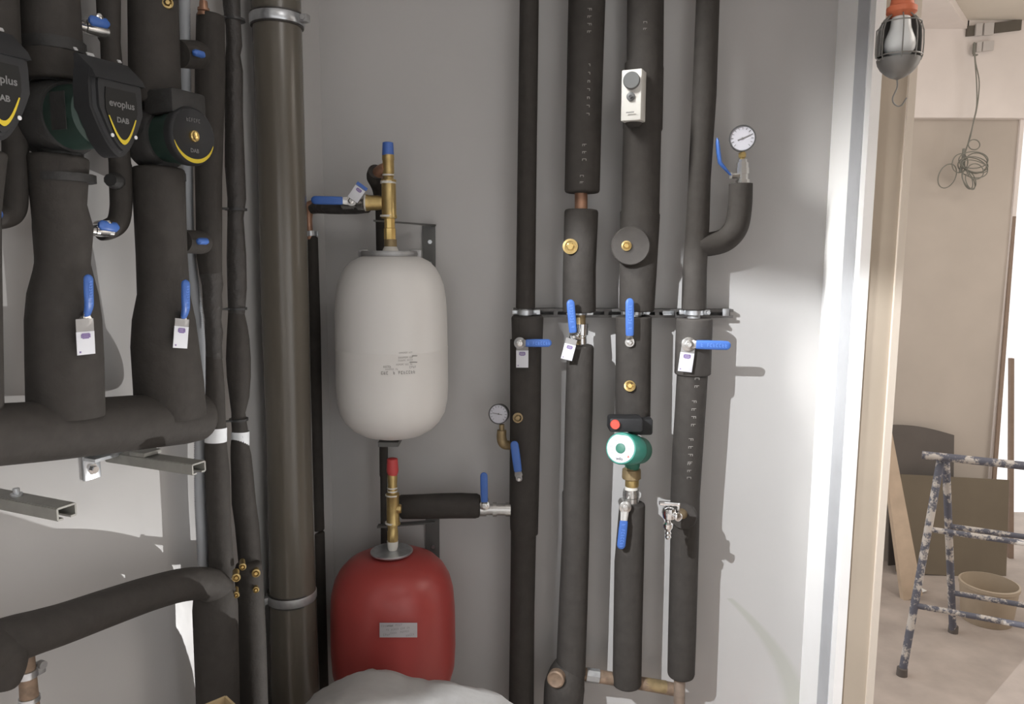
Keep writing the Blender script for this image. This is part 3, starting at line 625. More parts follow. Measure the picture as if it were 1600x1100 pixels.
# brackets
t = thing('tank_bracket', 'grey steel wall bracket right of the brass stack above the white tank', 'bracket', Bk(670, 385, 0.0))
one('wall_plate', 'bracket', lambda b: b.prism(Bk(660, 353, 0.003), XA, ZA, NB, [(0, 0), (21.5 * mpp(c) * .97, -0.001), (21.5 * mpp(c) * .97, -0.118), (0, -0.100)], 0.004), t)
one('arm', 'bracket', lambda b: b.box((Bk(585, 345, 0.14) + Bk(681, 352, 0.006)) / 2, 0.5 * (Bk(681, 352, 0.006) - Bk(585, 345, 0.14)).length, 0.014, 0.0022, (Bk(681, 352, 0.006) - Bk(585, 345, 0.14)).normalized(), NB), t)
for py in (378, 412): one('bolt_head', 'zinc', lambda b: b.lathe(Bk(672, py, 0.006), NB, [(0, 0.006), (0.005, 0.006)], 6), t)
t = thing('tank_bracket', 'dark steel wall bracket behind the right shoulder of the red tank', 'bracket', Bk(676, 845, 0.0))
one('wall_plate', 'bracket', lambda b: b.box(Bk(676, 850, 0.006), 0.0195, 0.003, 0.075), t)
one('arm', 'bracket', lambda b: b.box((Bk(590, 822, 0.12) + Bk(680, 815, 0.006)) / 2, 0.5 * (Bk(680, 815, 0.006) - Bk(590, 822, 0.12)).length, 0.012, 0.002, (Bk(680, 815, 0.006) - Bk(590, 822, 0.12)).normalized(), NB), t)
one('bolt_head', 'zinc', lambda b: b.lathe(Bk(677, 854, 0.008), NB, [(0, 0.006), (0.005, 0.006)], 6), t)
# brass valve stacks
def stack(b, cx, d, segs, seg=24):
    pts, rad = [], []
    c0 = Bk(cx, segs[0][0], d)
    for y, hw in segs:
        p = Bk(cx, y, d); pts.append(V((c0.x, p.y, p.z))); rad.append(hw * mpp(p))
    b.tube(pts, rad, seg)
t = thing('safety_valve', 'brass safety valve stack with a blue cap on top of the white tank', 'valve', Bk(608, 392, DT))
one('valve_cap', 'bluecap', lambda b: stack(b, 606, DT, [(222, 6), (223, 8.3), (241, 9.3), (243, 9.5)]), t)
one('valve_body', 'brass', lambda b: (stack(b, 606.5, DT, [(242, 9.5), (250, 9.7), (251, 9.0), (270, 9.0), (272, 8), (275, 9), (277, 7.5), (280, 8.5), (281, 12), (284, 12), (286, 11.2), (335, 11.4), (337, 12.3), (341, 12.3), (342, 9)]), b.tube([Bk(598, 317, DT), Bk(588, 317, DT), Bk(578, 317, DT), Bk(573, 317, DT)], [0.016, 0.0185, 0.0185, 0.021], 24)), t)
one('thread_ring', 'hemp', lambda b: (stack(b, 606.5, DT, [(283, 12.4), (287, 12.4)]), stack(b, 606.5, DT, [(336, 12.7), (339, 12.7)]), stack(b, 606.5, DT, [(272.5, 9.2), (275, 9.2)]), b.tube([Bk(573.5, 317, DT), Bk(570.5, 317, DT)], 0.0205, 20)), t)
one('hex_nipple', 'bright_brass', lambda b: (stack(b, 609, DT, [(342, 8.5), (356, 8.5), (357, 9.6), (374, 9.6), (375, 9.2)], 8), ), t)
one('lower_union', 'dull_brass', lambda b: stack(b, 610, DT, [(374, 9.8), (385, 10.2), (386, 9)], 20), t)
one('thread_seal', 'hemp', lambda b: stack(b, 610, DT, [(384, 9.2), (389, 11.5), (393, 13)], 20), t)
one('side_outlet', 'copper', lambda b: b.tube(*smooth_path([(Bk(603, 262, DT), 0.013), (Bk(596, 266, DT - .01), 0.015), (Bk(590, 272, DT - .03), 0.017)], 5), 16), t)
t = thing('safety_valve', 'brass safety valve stack with a red cap on top of the red tank', 'valve', Bk(613, 858, RD))
one('valve_cap', 'redcap', lambda b: stack(b, 613, RD, [(716, 6), (717, 8.3), (734, 9.3), (737, 9), (743, 7)]), t)
one('valve_body', 'brass', lambda b: (stack(b, 613, RD, [(738, 7), (745, 8), (758, 7), (760, 7.5), (770, 7.5), (771, 10.5), (775, 10.5), (776, 9.7), (814, 10), (816, 11), (819, 11), (820, 8)]), b.tube([Bk(613, 795, RD), Bk(622, 795, RD), Bk(627, 795, RD)], [0.012, 0.0135, 0.011], 18)), t)
one('thread_ring', 'hemp', lambda b: (stack(b, 613, RD, [(761, 8), (763, 8)]), stack(b, 613, RD, [(766, 8), (768, 8)]), stack(b, 613, RD, [(772, 10.9), (774, 10.9)]), stack(b, 613, RD, [(815, 11), (817.5, 11)])), t)
one('hex_nipple', 'brass', lambda b: stack(b, 613.5, RD, [(819, 8), (828, 8), (829, 8.8), (842, 8.8), (846, 8)], 8), t)
one('thread_seal', 'hemp', lambda b: stack(b, 613.5, RD, [(845, 9), (855, 8), (859, 6.5)], 20), t)
# discharge pipe behind both tanks
t = thing('discharge_pipe', 'thin black discharge pipe running down behind the white tank to the red one', 'pipe', Bk(600, 850, 0.05))
one('pipe_run', 'foam', lambda b: b.tube(*smooth_path([(Bk(588, 268, DT - .02), 0.0205), (Bk(586, 277, DT - .04), 0.0215), (Bk(592, 296, 0.11), 0.017), (Bk(594, 330, 0.09), 0.0125), (Bk(595, 390, 0.07), 0.0125)], 6), 18), t)
pipe('pipe_run', 'foam', t, [(388, 588, 603), (600, 591, 606), (680, 592.5, 606), (742, 593, 606.5), (746, 594, 605), (850, 595, 606)], Bk, 0.06, seg=16)
# horizontal insulated branch by the red tank
t = thing('insulated_pipe', 'short horizontal black pipe joining the red tank stack to the leftmost tall pipe', 'pipe', Bk(690, 790, 0.10))
one('pipe_insulation', 'foam', lambda b: b.tube([Bk(x, y, 0.10) for x, y in ((622, 793), (624, 792.5), (628, 792), (660, 791.5), (690, 790.5), (720, 790), (744, 790.5), (749, 791), (750.5, 791))], [r * mpp(c) for r in (13, 17, 19.5, 20, 20.5, 20.5, 20, 18, 14)], 28), t)
# feed line from the stack to the corner pipe
t = thing('feed_line', 'dark taped feed line from the blue-capped brass stack to the thin corner pipe', 'pipe', Bk(487, 345, 0.06))
one('taped_pipe', 'tape', lambda b: b.tube(*smooth_path([(Bk(574, 323, DT - 0.01), 0.0155), (Bk(555, 324, DT - 0.03), 0.0175), (Bk(535, 325, DT - 0.05), 0.016), (Bk(515, 324, DT - 0.07), 0.0175), (Bk(497, 324, 0.08), 0.0165), (Bk(488, 325, 0.07), 0.016)], 5), 18), t)
one('copper_elbow', 'copper', lambda b: b.tube(*smooth_path([(Bk(496, 322, 0.075), 0.014), (Bk(486, 322, 0.07), 0.0145), (Bk(482, 330, 0.066), 0.0135), (Bk(482, 345, 0.065), 0.010), (Bk(484, 374, 0.064), 0.010)], 6), 16), t)
one('hose_clip', 'zinc', lambda b: (b.tube([Bk(484, 361, 0.065), Bk(485, 369, 0.065)], 0.0145, 20), b.box(Bk(494, 365, 0.065), 0.006, 0.006, 0.006, bev=0.001)), t)
t = thing('insulated_pipe', 'thin black pipe in the corner between the grey duct and the tanks', 'pipe', (Bk(495, 1000, 0.06).x, BACK_Y - 0.06, 0))
pipe('pipe_insulation', 'foam', t, [(370, 479.5, 492), (374, 480, 497), (500, 482, 500.5), (800, 486.5, 506), (828, 487, 507)], Bk, 0.06, bev=(0, 2))
pipe('pipe_insulation', 'foam', t, [(831, 487, 507), (960, 489, 510), (1100, 492, 514)], Bk, 0.06, bev=(2, 0), down=0)
# ------------------------------------------------------------------ thermostat and green pump
t = thing('thermostat', 'pale grey thermostat box strapped to the upper part of the third tall pipe', 'thermostat', Bk(990, 150, D3 + 0.06))
tn = V((-0.42, -0.91, 0.0)).normalized(); tr = V((0.91, -0.42, 0))
tc_ = Bk(990, 151, D3 + 0.065)
one('case', 'thermo', lambda b: b.box(tc_, 0.0255, 0.022, 0.061, tr, tn, ZA, bev=0.003), t)
kb = one('dial_knob', 'thermod', lambda b: b.lathe(Bk(986.5, 126, D3 + 0.09) - tn * 0.006, V((-0.3, -1, 0)), [(0, 0.0205), (0.012, 0.0205), (0.014, 0.019)], 30), t)
o = one('reset_button', 'thermod', lambda b: (b.lathe(Bk(985.5, 151, D3 + 0.086) - tn * 0.002, V((-0.3, -1, 0)), [(0, 0.0105), (0.005, 0.0105), (0.006, 0.009)], 24)), t)
one('button_screw', 'bezel', lambda b: b.lathe(Bk(985.5, 151, D3 + 0.092), V((-0.3, -1, 0)), [(0, 0.004), (0.003, 0.004)], 12), o)
one('printed_line', 'ink', lambda b: b.box(Bk(984.5, 175.5, D3 + 0.0895), 0.010, 0.0004, 0.0013, tr, tn, ZA), t)
one('sensor_pocket', 'foam2', lambda b: b.lathe(Bk(990, 186, D3 + 0.05), V((0, 0, -1)), [(0, 0.021), (0.012, 0.021), (0.02, 0.014)], 20), t)
t = thing('circulation_pump', 'small green circulation pump with a white face and red knob on the third tall pipe', 'pump', Bk(986, 700, D3))
pa = V((-0.16, -0.985, 0.03)).normalized()
fc = Bk(970, 700.5, D3 + 0.125)
bc = Bk(994, 703, D3 + 0.02)
ax = (fc - bc).normalized()
hs = one('pump_housing', 'dteal', lambda b: (b.lathe(bc - ax * 0.03, ax, [(0, 0.030), (0.005, 0.037), (0.05, 0.0385), (0.056, 0.0405), (0.064, 0.0405)], 36), b.tube([Bk(990, 645, D3), Bk(990, 665, D3)], 0.022, 20), b.tube([Bk(988, 715, D3), Bk(988, 733, D3)], [0.026, 0.018], 20)), t)
mo = one('motor', 'teal', lambda b: b.lathe(bc + ax * 0.03, ax, [(0, 0.0395), (0.012, 0.0415), ((fc - bc).length - 0.034, 0.0415), ((fc - bc).length - 0.030, 0.0395)], 40), t)
fn = ax; frt = ZA.cross(-fn).normalized(); frt = -frt if frt.x < 0 else frt; fup = frt.cross(fn) * -1; fup = fup if fup.z > 0 else -fup
face = one('face_plate', 'card', lambda b: b.prism(fc - fn * 0.0005, frt, fup, fn, [(0.0365 * math.cos(a_), min(0.0365 * math.sin(a_), 0.0335)) for a_ in [2 * math.pi * k / 40 for k in range(40)]], 0.002), mo)
one('shaft_cap', 'dteal', lambda b: b.lathe(fc + fn * 0.001, fn, [(0, 0.0128), (0.003, 0.0128), (0.004, 0.010), (0.0035, 0.001)], 24), mo)
def ftext(b):
    o = fc + fn * 0.0018
    b.text('wilo', o - fup * 0.027, frt, fup, 0.011, bold=0.0003)
    for x, y, s_, z in ((-0.024, 0.002, 'xx', 0.006), (0.023, 0.001, 'xxxx', 0.0055), (-0.023, -0.006, 'xx', 0.005), (-0.006, 0.018, 'xxx x xxxx', 0.004), (-0.018, -0.014, 'xxxx xx', 0.004)): b.glyphs(s_, o + frt * x + fup * y, frt, fup, z)
one('face_print', 'bezel', ftext, face, smooth=False)
one('warning_mark', 'redknob', lambda b: b.prism(fc + fn * 0.0018 + frt * 0.023 - fup * 0.018, frt, fup, fn, [(-0.003, -0.003), (0.003, -0.003), (0, 0.004)], 0.0004), face, smooth=False)
tb = Bk(968, 661, D3 + 0.085)
bx = one('terminal_box', 'pump_black', lambda b: (b.box(Bk(976, 661, D3 + 0.085), 0.043, 0.028, 0.019, bev=0.007), b.box(Bk(998, 663, D3 + 0.03), 0.032, 0.035, 0.022, bev=0.006)), t)
one('speed_knob', 'redknob', lambda b: b.lathe(Bk(961, 663, D3 + 0.113), NB, [(0, 0.0125), (0.008, 0.0118), (0.010, 0.010)], 24), bx)
t = thing('pipe_union', 'tarnished brass union nut just below the green pump', 'fitting', Bk(987, 748, D3))
one('union_nut', 'dull_brass', lambda b: (stack(b, 987, D3, [(728, 10), (732, 11), (733, 14.5), (747, 15), (749, 12)], 10),), t)
one('tailpiece', 'brass', lambda b: stack(b, 987.5, D3, [(748, 10), (750, 10.6), (759, 10.6), (760, 10)], 18), t)
one('thread_seal', 'hemp', lambda b: stack(b, 987, D3, [(759, 9.6), (765, 10.8)], 18), t)

# ------------------------------------------------------------------ grey duct on the left wall
DY = 1.83
t = thing('ventilation_duct', 'tall shiny grey plastic duct in the corner left of the tanks', 'duct', W(445, 1100, DY) * 1.0)
t.location = (W(450, 900, DY).x, DY, 0)
pipe('duct_pipe', 'duct', t, [(0, 393.5, 469), (50, 396, 471), (275, 404, 476.5), (480, 409, 482), (690, 417, 486), (880, 421, 491), (1100, 425, 499)], W, DY, seg=48, up=CEIL, down=0)
for yy, cx, lab in ((33, 433, 'galvanised clamp round the grey duct near the ceiling'), (929, 456, 'galvanised clamp round the grey duct low by the red tank')):
    c = W(cx, yy, DY); r = 0.0575
    k = thing('duct_clamp', lab, 'clamp', c, 'clamps on the grey duct')
    one('clamp_band', 'zinc' if yy < 100 else 'dull_zinc', lambda b: b.lathe(c - ZA * 0.011, ZA, [(0, r), (0, r + 0.003), (0.003, r + 0.0045), (0.019, r + 0.0045), (0.022, r + 0.003), (0.022, r)], 48), k)
    one('rubber_liner', 'tape', lambda b: b.lathe(c - ZA * 0.015, ZA, [(0, r - 0.001), (0, r + 0.002), (0.030, r + 0.002), (0.030, r - 0.001)], 48), k)
    sd = V((-0.85, -0.52, 0)) if yy > 100 else V((0.96, -0.28, 0))
    one('screw_lug', 'dull_zinc', lambda b: (b.box(c + sd * (r + 0.012), 0.012, 0.009, 0.009, sd, sd.cross(ZA), ZA, bev=0.002), b.lathe(c + sd * (r + 0.012) + NB * 0.006, NB, [(0, 0.006), (0.008, 0.006)], 6)), k)
# ------------------------------------------------------------------ pipes on the left wall
DLP = 0.13
# corrugated conduit
t = thing('corrugated_conduit', 'ribbed grey conduit hanging along the left wall behind the right-hand pump', 'conduit', Lf(313, 880, 0.03))
def conduit(b):
    ctl = [(-60, 287), (0, 288), (60, 288.5), (150, 290), (230, 292), (330, 293.5), (395, 297), (450, 303), (500, 309), (560, 313), (640, 313), (700, 312.5), (780, 313), (860, 317), (900, 319)]
    pts, rad = smooth_path([(Lf(x, y, 0.03), 9.2 * mpp(Lf(x, y, 0.03))) for y, x in ctl], 24)
    p2, r2 = [], []
    L = 0
    for i in range(len(pts) - 1):
        L += (pts[i + 1] - pts[i]).length
    step = 0.0024; acc = 0; i = 0; k = 0; pos = 0.0
    cum = [0.0]
    for i in range(len(pts) - 1): cum.append(cum[-1] + (pts[i + 1] - pts[i]).length)
    i = 0
    while pos < cum[-1]:
        while i < len(cum) - 2 and cum[i + 1] < pos: i += 1
        tt = (pos - cum[i]) / (cum[i + 1] - cum[i]); p2.append(pts[i].lerp(pts[i + 1], tt)); r2.append(rad[i] * (1.0 if k % 2 else 0.80)); k += 1; pos += step
    b.tube(p2, r2, 14)
one('ribbed_tube', 'conduit', conduit, t, angle=180)
# pipe A and B with white tape labels
t = thing('insulated_pipe', 'black taped pipe next to the ribbed conduit, blank white tape band on it', 'pipe', Lf(338, 880, 0.06))
pipe('pipe_insulation', 'foam', t, [(24, 308, 350), (120, 306, 351), (280, 306, 346), (400, 308, 346), (430, 313, 346)], Lf, 0.075, bev=(3, 0))
pipe('pipe_insulation', 'tape', t, [(426, 312, 346), (445, 316, 348), (460, 317, 346), (480, 318, 347), (500, 321, 345), (520, 321, 348), (540, 322, 346), (560, 322, 347)], Lf, 0.075)
pipe('pipe_insulation', 'foam', t, [(556, 322, 346), (600, 322, 350), (660, 321, 352), (700, 320.5, 354), (740, 321, 358), (820, 325, 360), (900, 328, 366)], Lf, 0.075)
one('copper_fitting', 'copper', lambda b: b.tube([Lf(318, y, 0.075) for y in (2, 8, 12, 13, 17, 18, 20, 25)], [r * mpp(Lf(318, 15, .075)) for r in (6, 6.5, 6.5, 9, 9, 6.5, 9, 9.5)], 16), t)
one('tape_label', 'labeltape', lambda b: b.tube([Lf(337 + (.5 if 0 else 0), y, 0.075) for y in (668, 670, 688, 690)], [16.6 * mpp(Lf(337, 680, .075))] * 4, 24, cap=False), t)
t = thing('insulated_pipe', 'wavy black taped pipe beside the grey duct, white band marked with a two', 'pipe', Lf(385, 880, 0.06))
pipe('pipe_insulation', 'tape', t, [(-30, 346, 374), (10, 349, 375), (40, 353, 376), (70, 354, 378), (85, 353, 375), (110, 352, 379), (180, 352, 379), (260, 352, 382), (310, 356, 384), (340, 356, 380), (400, 355, 384), (450, 356, 385), (490, 357, 382)], Lf, 0.065, up=CEIL)
pipe('pipe_insulation', 'foam', t, [(488, 357, 381), (510, 356, 386), (530, 355, 389), (560, 354, 391), (590, 355.5, 391), (620, 359, 389), (645, 362, 383), (660, 362, 385), (672, 363, 387), (698, 361, 389), (712, 361, 392), (740, 362, 395), (785, 363, 399), (820, 368, 404), (895, 375, 409)], Lf, 0.065)
o = one('tape_label', 'labeltape', lambda b: b.tube([Lf(375.5, y, 0.065) for y in (674, 676, 693, 696)], [13.6 * mpp(Lf(375, 680, .065))] * 4, 24, cap=False), t)
lp = Lf(376.5, 683, 0.065); vd = (CAM0 - lp); vd.z = 0; vd.normalize(); vr = ZA.cross(vd)
one('handwritten_mark', 'purple', lambda b: b.text('2', lp + vd * 14.0 * mpp(lp), vr, ZA, 17 * mpp(lp)), o, smooth=False)
for (px, py, wd, lab) in ((366, 31, 32, 'black cable tie round the wavy pipe near the ceiling'), (369, 327, 32, 'black cable tie round the wavy pipe level with the blue tank valve'), (370, 482, 30, 'black cable tie round the wavy pipe level with the wall rail'), (373, 655, 28, 'black cable tie just above the white band marked with a two')):
    c = Lf(px, py, 0.065); r = wd / 2 * mpp(c) * 1.04
    k = thing('cable_tie', lab, 'cable tie', c, 'black cable ties on the left pipes')
    one('strap', 'tie', lambda b: (b.lathe(c - ZA * 0.003, ZA, [(0, r * 0.9), (0, r), (0.005, r), (0.005, r * 0.9)], 28), b.tube([c - UL * r * 0.9, c - UL * (r + 0.018) - NL * 0.02], 0.0024, 6)), k)
# bottom pipes (foot of A and B) with brass ports
t = thing('insulated_pipe', 'fat black pipe drop ending the lower header, brass ports on its shoulder', 'pipe', Lf(340, 1040, 0.10))
pipe('pipe_insulation', 'foam', t, [(905, 312, 366), (925, 305, 368), (950, 303, 370), (1000, 305, 371), (1050, 307, 372), (1100, 309, 373)], Lf, 0.10, down=0, bev=(10, 0), seg=32)
n_ = V((0.35, -0.93, 0.05)).normalized()
for px, py, r in ((369, 903, 6.5), (369, 930, 4.8)): port(t, Lf, px, py, 0.145, r, 0.04, n=n_)
t = thing('insulated_pipe', 'black pipe drop hugging the grey duct on its left, brass ports near its top', 'pipe', Lf(392, 1040, 0.08))
pipe('pipe_insulation', 'foam', t, [(878, 368, 408), (900, 368, 410), (940, 370, 412), (1000, 372, 415), (1100, 374, 418)], Lf, 0.08, down=0, bev=(8, 0), seg=32)
for px, py, r in ((379, 886, 5.5), (400, 896, 6.5), (400, 922, 4.8)): port(t, Lf, px, py, 0.12, r, 0.04, n=n_)
# lower header
t = thing('insulated_header', 'lower thick black insulated header sloping along the left wall to the floor pipes', 'pipe', Lf(160, 950, 0.13))
bend('pipe_insulation', 'foam', t, Lf, [(-70, 1040, 0.19, 84), (0, 1006, 0.18, 76), (55, 988, 0.172, 68), (100, 974, 0.165, 64), (170, 949, 0.152, 59), (235, 927, 0.14, 54), (285, 914, 0.128, 51), (318, 912, 0.115, 50), (336, 920, 0.105, 52), (342, 945, 0.10, 56)], 28, 6)
bend('elbow_insulation', 'foam', t, Lf, [(-70, 1040, 0.19, 84), (-20, 1018, 0.185, 82), (2, 1028, 0.185, 74), (4, 1058, 0.185, 58), (3, 1074, 0.185, 40)], 28, 6)
t = thing('drain_pipe', 'rusty pipe stub with a galvanised clamp under the left end of the lower header', 'pipe', Lf(43, 1100, 0.08))
pipe('bare_pipe', 'rust', t, [(1015, 29, 52), (1040, 30, 54), (1100, 33, 60)], Lf, 0.09, down=0)
one('clamp_band', 'zinc', lambda b: b.lathe(Lf(42, 1052, 0.09) - ZA * 0.006, ZA, [(0, 0.0135), (0, 0.0165), (0.012, 0.0165), (0.012, 0.0135)], 24), t)
one('clamp_band', 'zinc', lambda b: (b.lathe(Lf(46, 1092, 0.09) - ZA * 0.004, ZA, [(0, 0.0135), (0, 0.016), (0.008, 0.016), (0.008, 0.0135)], 24)), t)
one('clamp_ear', 'dull_zinc', lambda b: (b.box(Lf(60, 1044, 0.09), 0.010, 0.006, 0.011, UL, NL, ZA, bev=0.003), b.lathe(Lf(64, 1038, 0.10), NL, [(0, 0.007), (0.007, 0.007)], 12)), t)
# upper header
t = thing('insulated_header', 'upper thick black insulated header collecting the pump pipes on the left wall', 'pipe', Lf(160, 665, 0.13))
bend('pipe_insulation', 'foam', t, Lf, [(-120, 688, DLP, 108), (0, 679, DLP, 98), (100, 671, DLP, 93), (215, 660, DLP, 86), (285, 653, DLP, 82), (310, 651, DLP, 74), (318, 650, DLP, 56)], 32, 6)
# header brackets
t = thing('header_bracket', 'grey steel strut carrying the right end of the upper header', 'bracket', Lf(225, 712, 0.06))
def strut(b, p, q, w_, h_):
    e = (q - p); L = e.length; e.normalize(); s_ = e.cross(ZA).normalized(); u_ = s_.cross(e)
    mid = (p + q) / 2
    b.box(mid + s_ * w_, L / 2, 0.0015, h_, e, s_, u_); b.box(mid - s_ * w_, L / 2, 0.0015, h_, e, s_, u_); b.box(mid + u_ * h_, L / 2, w_, 0.0015, e, s_, u_)
    b.box(mid - u_ * h_ + s_ * w_ * .7, L / 2, w_ * 0.3, 0.0015, e, s_, u_); b.box(mid - u_ * h_ - s_ * w_ * .7, L / 2, w_ * 0.3, 0.0015, e, s_, u_)
p0 = Lf(176, 711, 0.0); q0_ = p0 + NL * 0.225
one('strut_arm', 'strut', lambda b: strut(b, p0, q0_, 0.015, 0.009), t, smooth=False)
one('pipe_saddle', 'strut', lambda b: b.box(p0 + NL * 0.09 + ZA * 0.016, 0.02, 0.02, 0.004, NL, UL, ZA, bev=0.001), t)
t = thing('header_bracket', 'grey steel strut carrying the left end of the upper header', 'bracket', Lf(40, 738, 0.06))
p1_ = p0 - UL * 0.265 ; q1_ = p1_ + NL * 0.225
one('strut_arm', 'strut', lambda b: strut(b, p1_, q1_, 0.015, 0.009), t, smooth=False)
one('pipe_saddle', 'zinc', lambda b: b.lathe(p1_ + NL * 0.11 + ZA * 0.009, ZA, [(0, 0.009), (0.006, 0.009), (0.006, 0.005), (0.014, 0.005)], 12), t)
t = thing('wall_bracket', 'galvanised wall plate with one bolt under the upper header', 'bracket', Lf(143, 730, 0.0))
one('wall_plate', 'zinc', lambda b: (b.box(Lf(142.5, 725, 0.004), 0.018, 0.003, 0.030, UL, NL, ZA, bev=0.002), b.box(Lf(160, 713, 0.02), 0.030, 0.018, 0.003, UL, NL, ZA)), t)
one('bolt_head', 'chrome', lambda b: b.lathe(Lf(145, 733, 0.006), NL, [(0, 0.011), (0.002, 0.011), (0.002, 0.007), (0.009, 0.007)], 6), t)
# pump pipes
t = thing('insulated_pipe', 'thick black pipe above and below the middle pump, flaring towards the upper header', 'pipe', Lf(100, 600, DLP))
pipe('pipe_insulation', 'foam', t, [(0, 32, 120), (80, 37, 125), (128, 40, 128)], Lf, DLP, up=CEIL, bev=(0, 6), seg=32)
pipe('pipe_insulation', 'foam', t, [(244, 46, 134), (320, 54, 131), (340, 56, 136), (356, 57, 141), (405, 60, 137), (412, 60, 137), (425, 58, 140), (460, 50, 148), (500, 47, 153), (560, 48, 156), (650, 50, 158)], Lf, DLP, bev=(6, 0), seg=32)
t = thing('insulated_pipe', 'thick black pipe above and below the round-faced pump beside the conduit', 'pipe', Lf(260, 600, DLP))
pipe('pipe_insulation', 'foam', t, [(0, 203, 276), (100, 204, 279), (165, 206, 281)], Lf, DLP, up=CEIL, bev=(0, 6), seg=32)
pipe('pipe_insulation', 'foam', t, [(262, 209, 286), (300, 211, 287), (400, 216, 290), (460, 218, 294), (500, 211, 302), (540, 209, 307), (600, 213, 315), (650, 216, 319)], Lf, DLP, bev=(6, 0), seg=32)
port(t, Lf, 262, 4, DLP + 0.045, 8.5, 0.03, core='brass', n=V((0.45, -0.88, 0.1)).normalized())
for px, py, wpx, lab_ in ((300, 85, 42, 'short black insulated stub with a blue tap tip above the round-faced pump'), (306, 378, 36, 'short black insulated stub with a blue tap tip below the round-faced pump')):
    k = thing('bypass_stub', lab_, 'valve', Lf(px, py, DLP))
    a, e = Lf(px - 22, py - 1, DLP + 0.0), Lf(px + 14, py + 1, DLP - 0.015)
    one('stub_insulation', 'foam', lambda b: b.tube([a, a.lerp(e, 0.8), a.lerp(e, 0.93), e], [wpx / 2 * mpp(a), wpx / 2 * mpp(e), wpx * 0.46 * mpp(e), wpx * 0.3 * mpp(e)], 24), k)
    q = Lf(px + 11, py - 1, DLP + 0.03)
    one('blue_tip', 'blue', lambda b: b.tube([q - UL * 0.014 + ZA * 0.002, q - UL * 0.010, q + UL * 0.008, q + UL * 0.013 - ZA * 0.002], [0.003, 0.0068, 0.0068, 0.003], 14, hint=NL), k)
t = thing('insulated_pipe', 'thick black pipe at the far left edge above the first pump', 'pipe', Lf(-30, 30, DLP))
pipe('pipe_insulation', 'foam', t, [(-10, -72, 22), (60, -68, 25), (100, -66, 27)], Lf, DLP, up=CEIL, bev=(0, 6), seg=32)
pipe('pipe_insulation', 'foam', t, [(235, -58, 6), (330, -50, -2), (420, -46, -1), (640, -50, 2)], Lf, DLP, bev=(6, 0), seg=32)
# bypass pipes
t = thing('bypass_pipe', 'slim black bypass pipe behind the middle pump, hooking back below it', 'pipe', Lf(185, 360, 0.09))
pipe('pipe_insulation', 'foam', t, [(0, 152, 187), (60, 154.5, 187), (66, 158, 187), (100, 159.5, 190), (200, 166, 198), (260, 172, 204)], Lf, 0.10, up=CEIL)
bend('hook_insulation', 'foam', t, Lf, [(188, 256, 0.10, 33), (189, 295, 0.10, 33), (189, 325, 0.10, 32), (184, 348, 0.10, 32), (170, 358, 0.10, 32), (156, 361, 0.10, 30)], 24)
one('black_fitting', 'cast', lambda b: b.tube([Lf(172, 281, 0.12), Lf(180, 283, 0.11), Lf(188, 285, 0.10)], [0.011, 0.015, 0.014], 10), t)
t = thing('bypass_pipe', 'slim black bypass pipe hooking left at the left edge below the first pump', 'pipe', Lf(25, 335, 0.10))
bend('hook_insulation', 'foam', t, Lf, [(22, 170, 0.10, 37), (24, 230, 0.10, 37), (24, 300, 0.10, 36), (20, 330, 0.10, 36), (2, 340, 0.10, 35), (-40, 342, 0.10, 34)], 24)
# bypass valves (silver bodies, stubby blue handles)
def bypass_valve(label, x0, x1, y0, y1, r_px, h0, h1, d=0.11):
    a, e = Lf(x0, y0, d), Lf(x1, y1, d); k = thing('ball_valve', label, 'valve', a.lerp(e, 0.5), 'blue-handled ball valves')
    r = r_px * mpp(a)
    one('valve_body', 'nickel', lambda b: b.tube([a.lerp(e, q) for q in (0, 0.2, 0.22, 0.5, 0.78, 0.8, 1.0)], [r * .85, r * .85, r, r * 1.05, r, r * .85, r * .8], 10), k)
    g0, g1 = Lf(h0[0], h0[1], d + 0.03), Lf(h1[0], h1[1], d + 0.03)
    hd = one('handle', 'chrome', lambda b: (b.lathe(Lf(h0[0] - 3, h0[1], d), NL, [(0, 0.007), (0.032, 0.007), (0.034, 0.004)], 10),), k)
    gx = (g1 - g0)
    one('grip', 'blue', lambda b: b.tube([g0, g0 + gx * 0.12, g0 + gx * 0.85, g1], [0.004, 0.0085, 0.0085, 0.003], 16, hint=NL, flat=0.6), hd)
bypass_valve('silver bypass valve with a stubby blue handle just above the middle pump', 121, 166, 39, 50, 11, (139, 31), (171, 38))
bypass_valve('silver bypass valve with a stubby blue handle at the hook below the middle pump', 139, 175, 359, 363, 9, (154, 351), (186, 356))
bypass_valve('bypass valve at the left picture edge, only its blue handle tip in view', -30, 2, 338, 342, 9, (-22, 332), (4, 336))
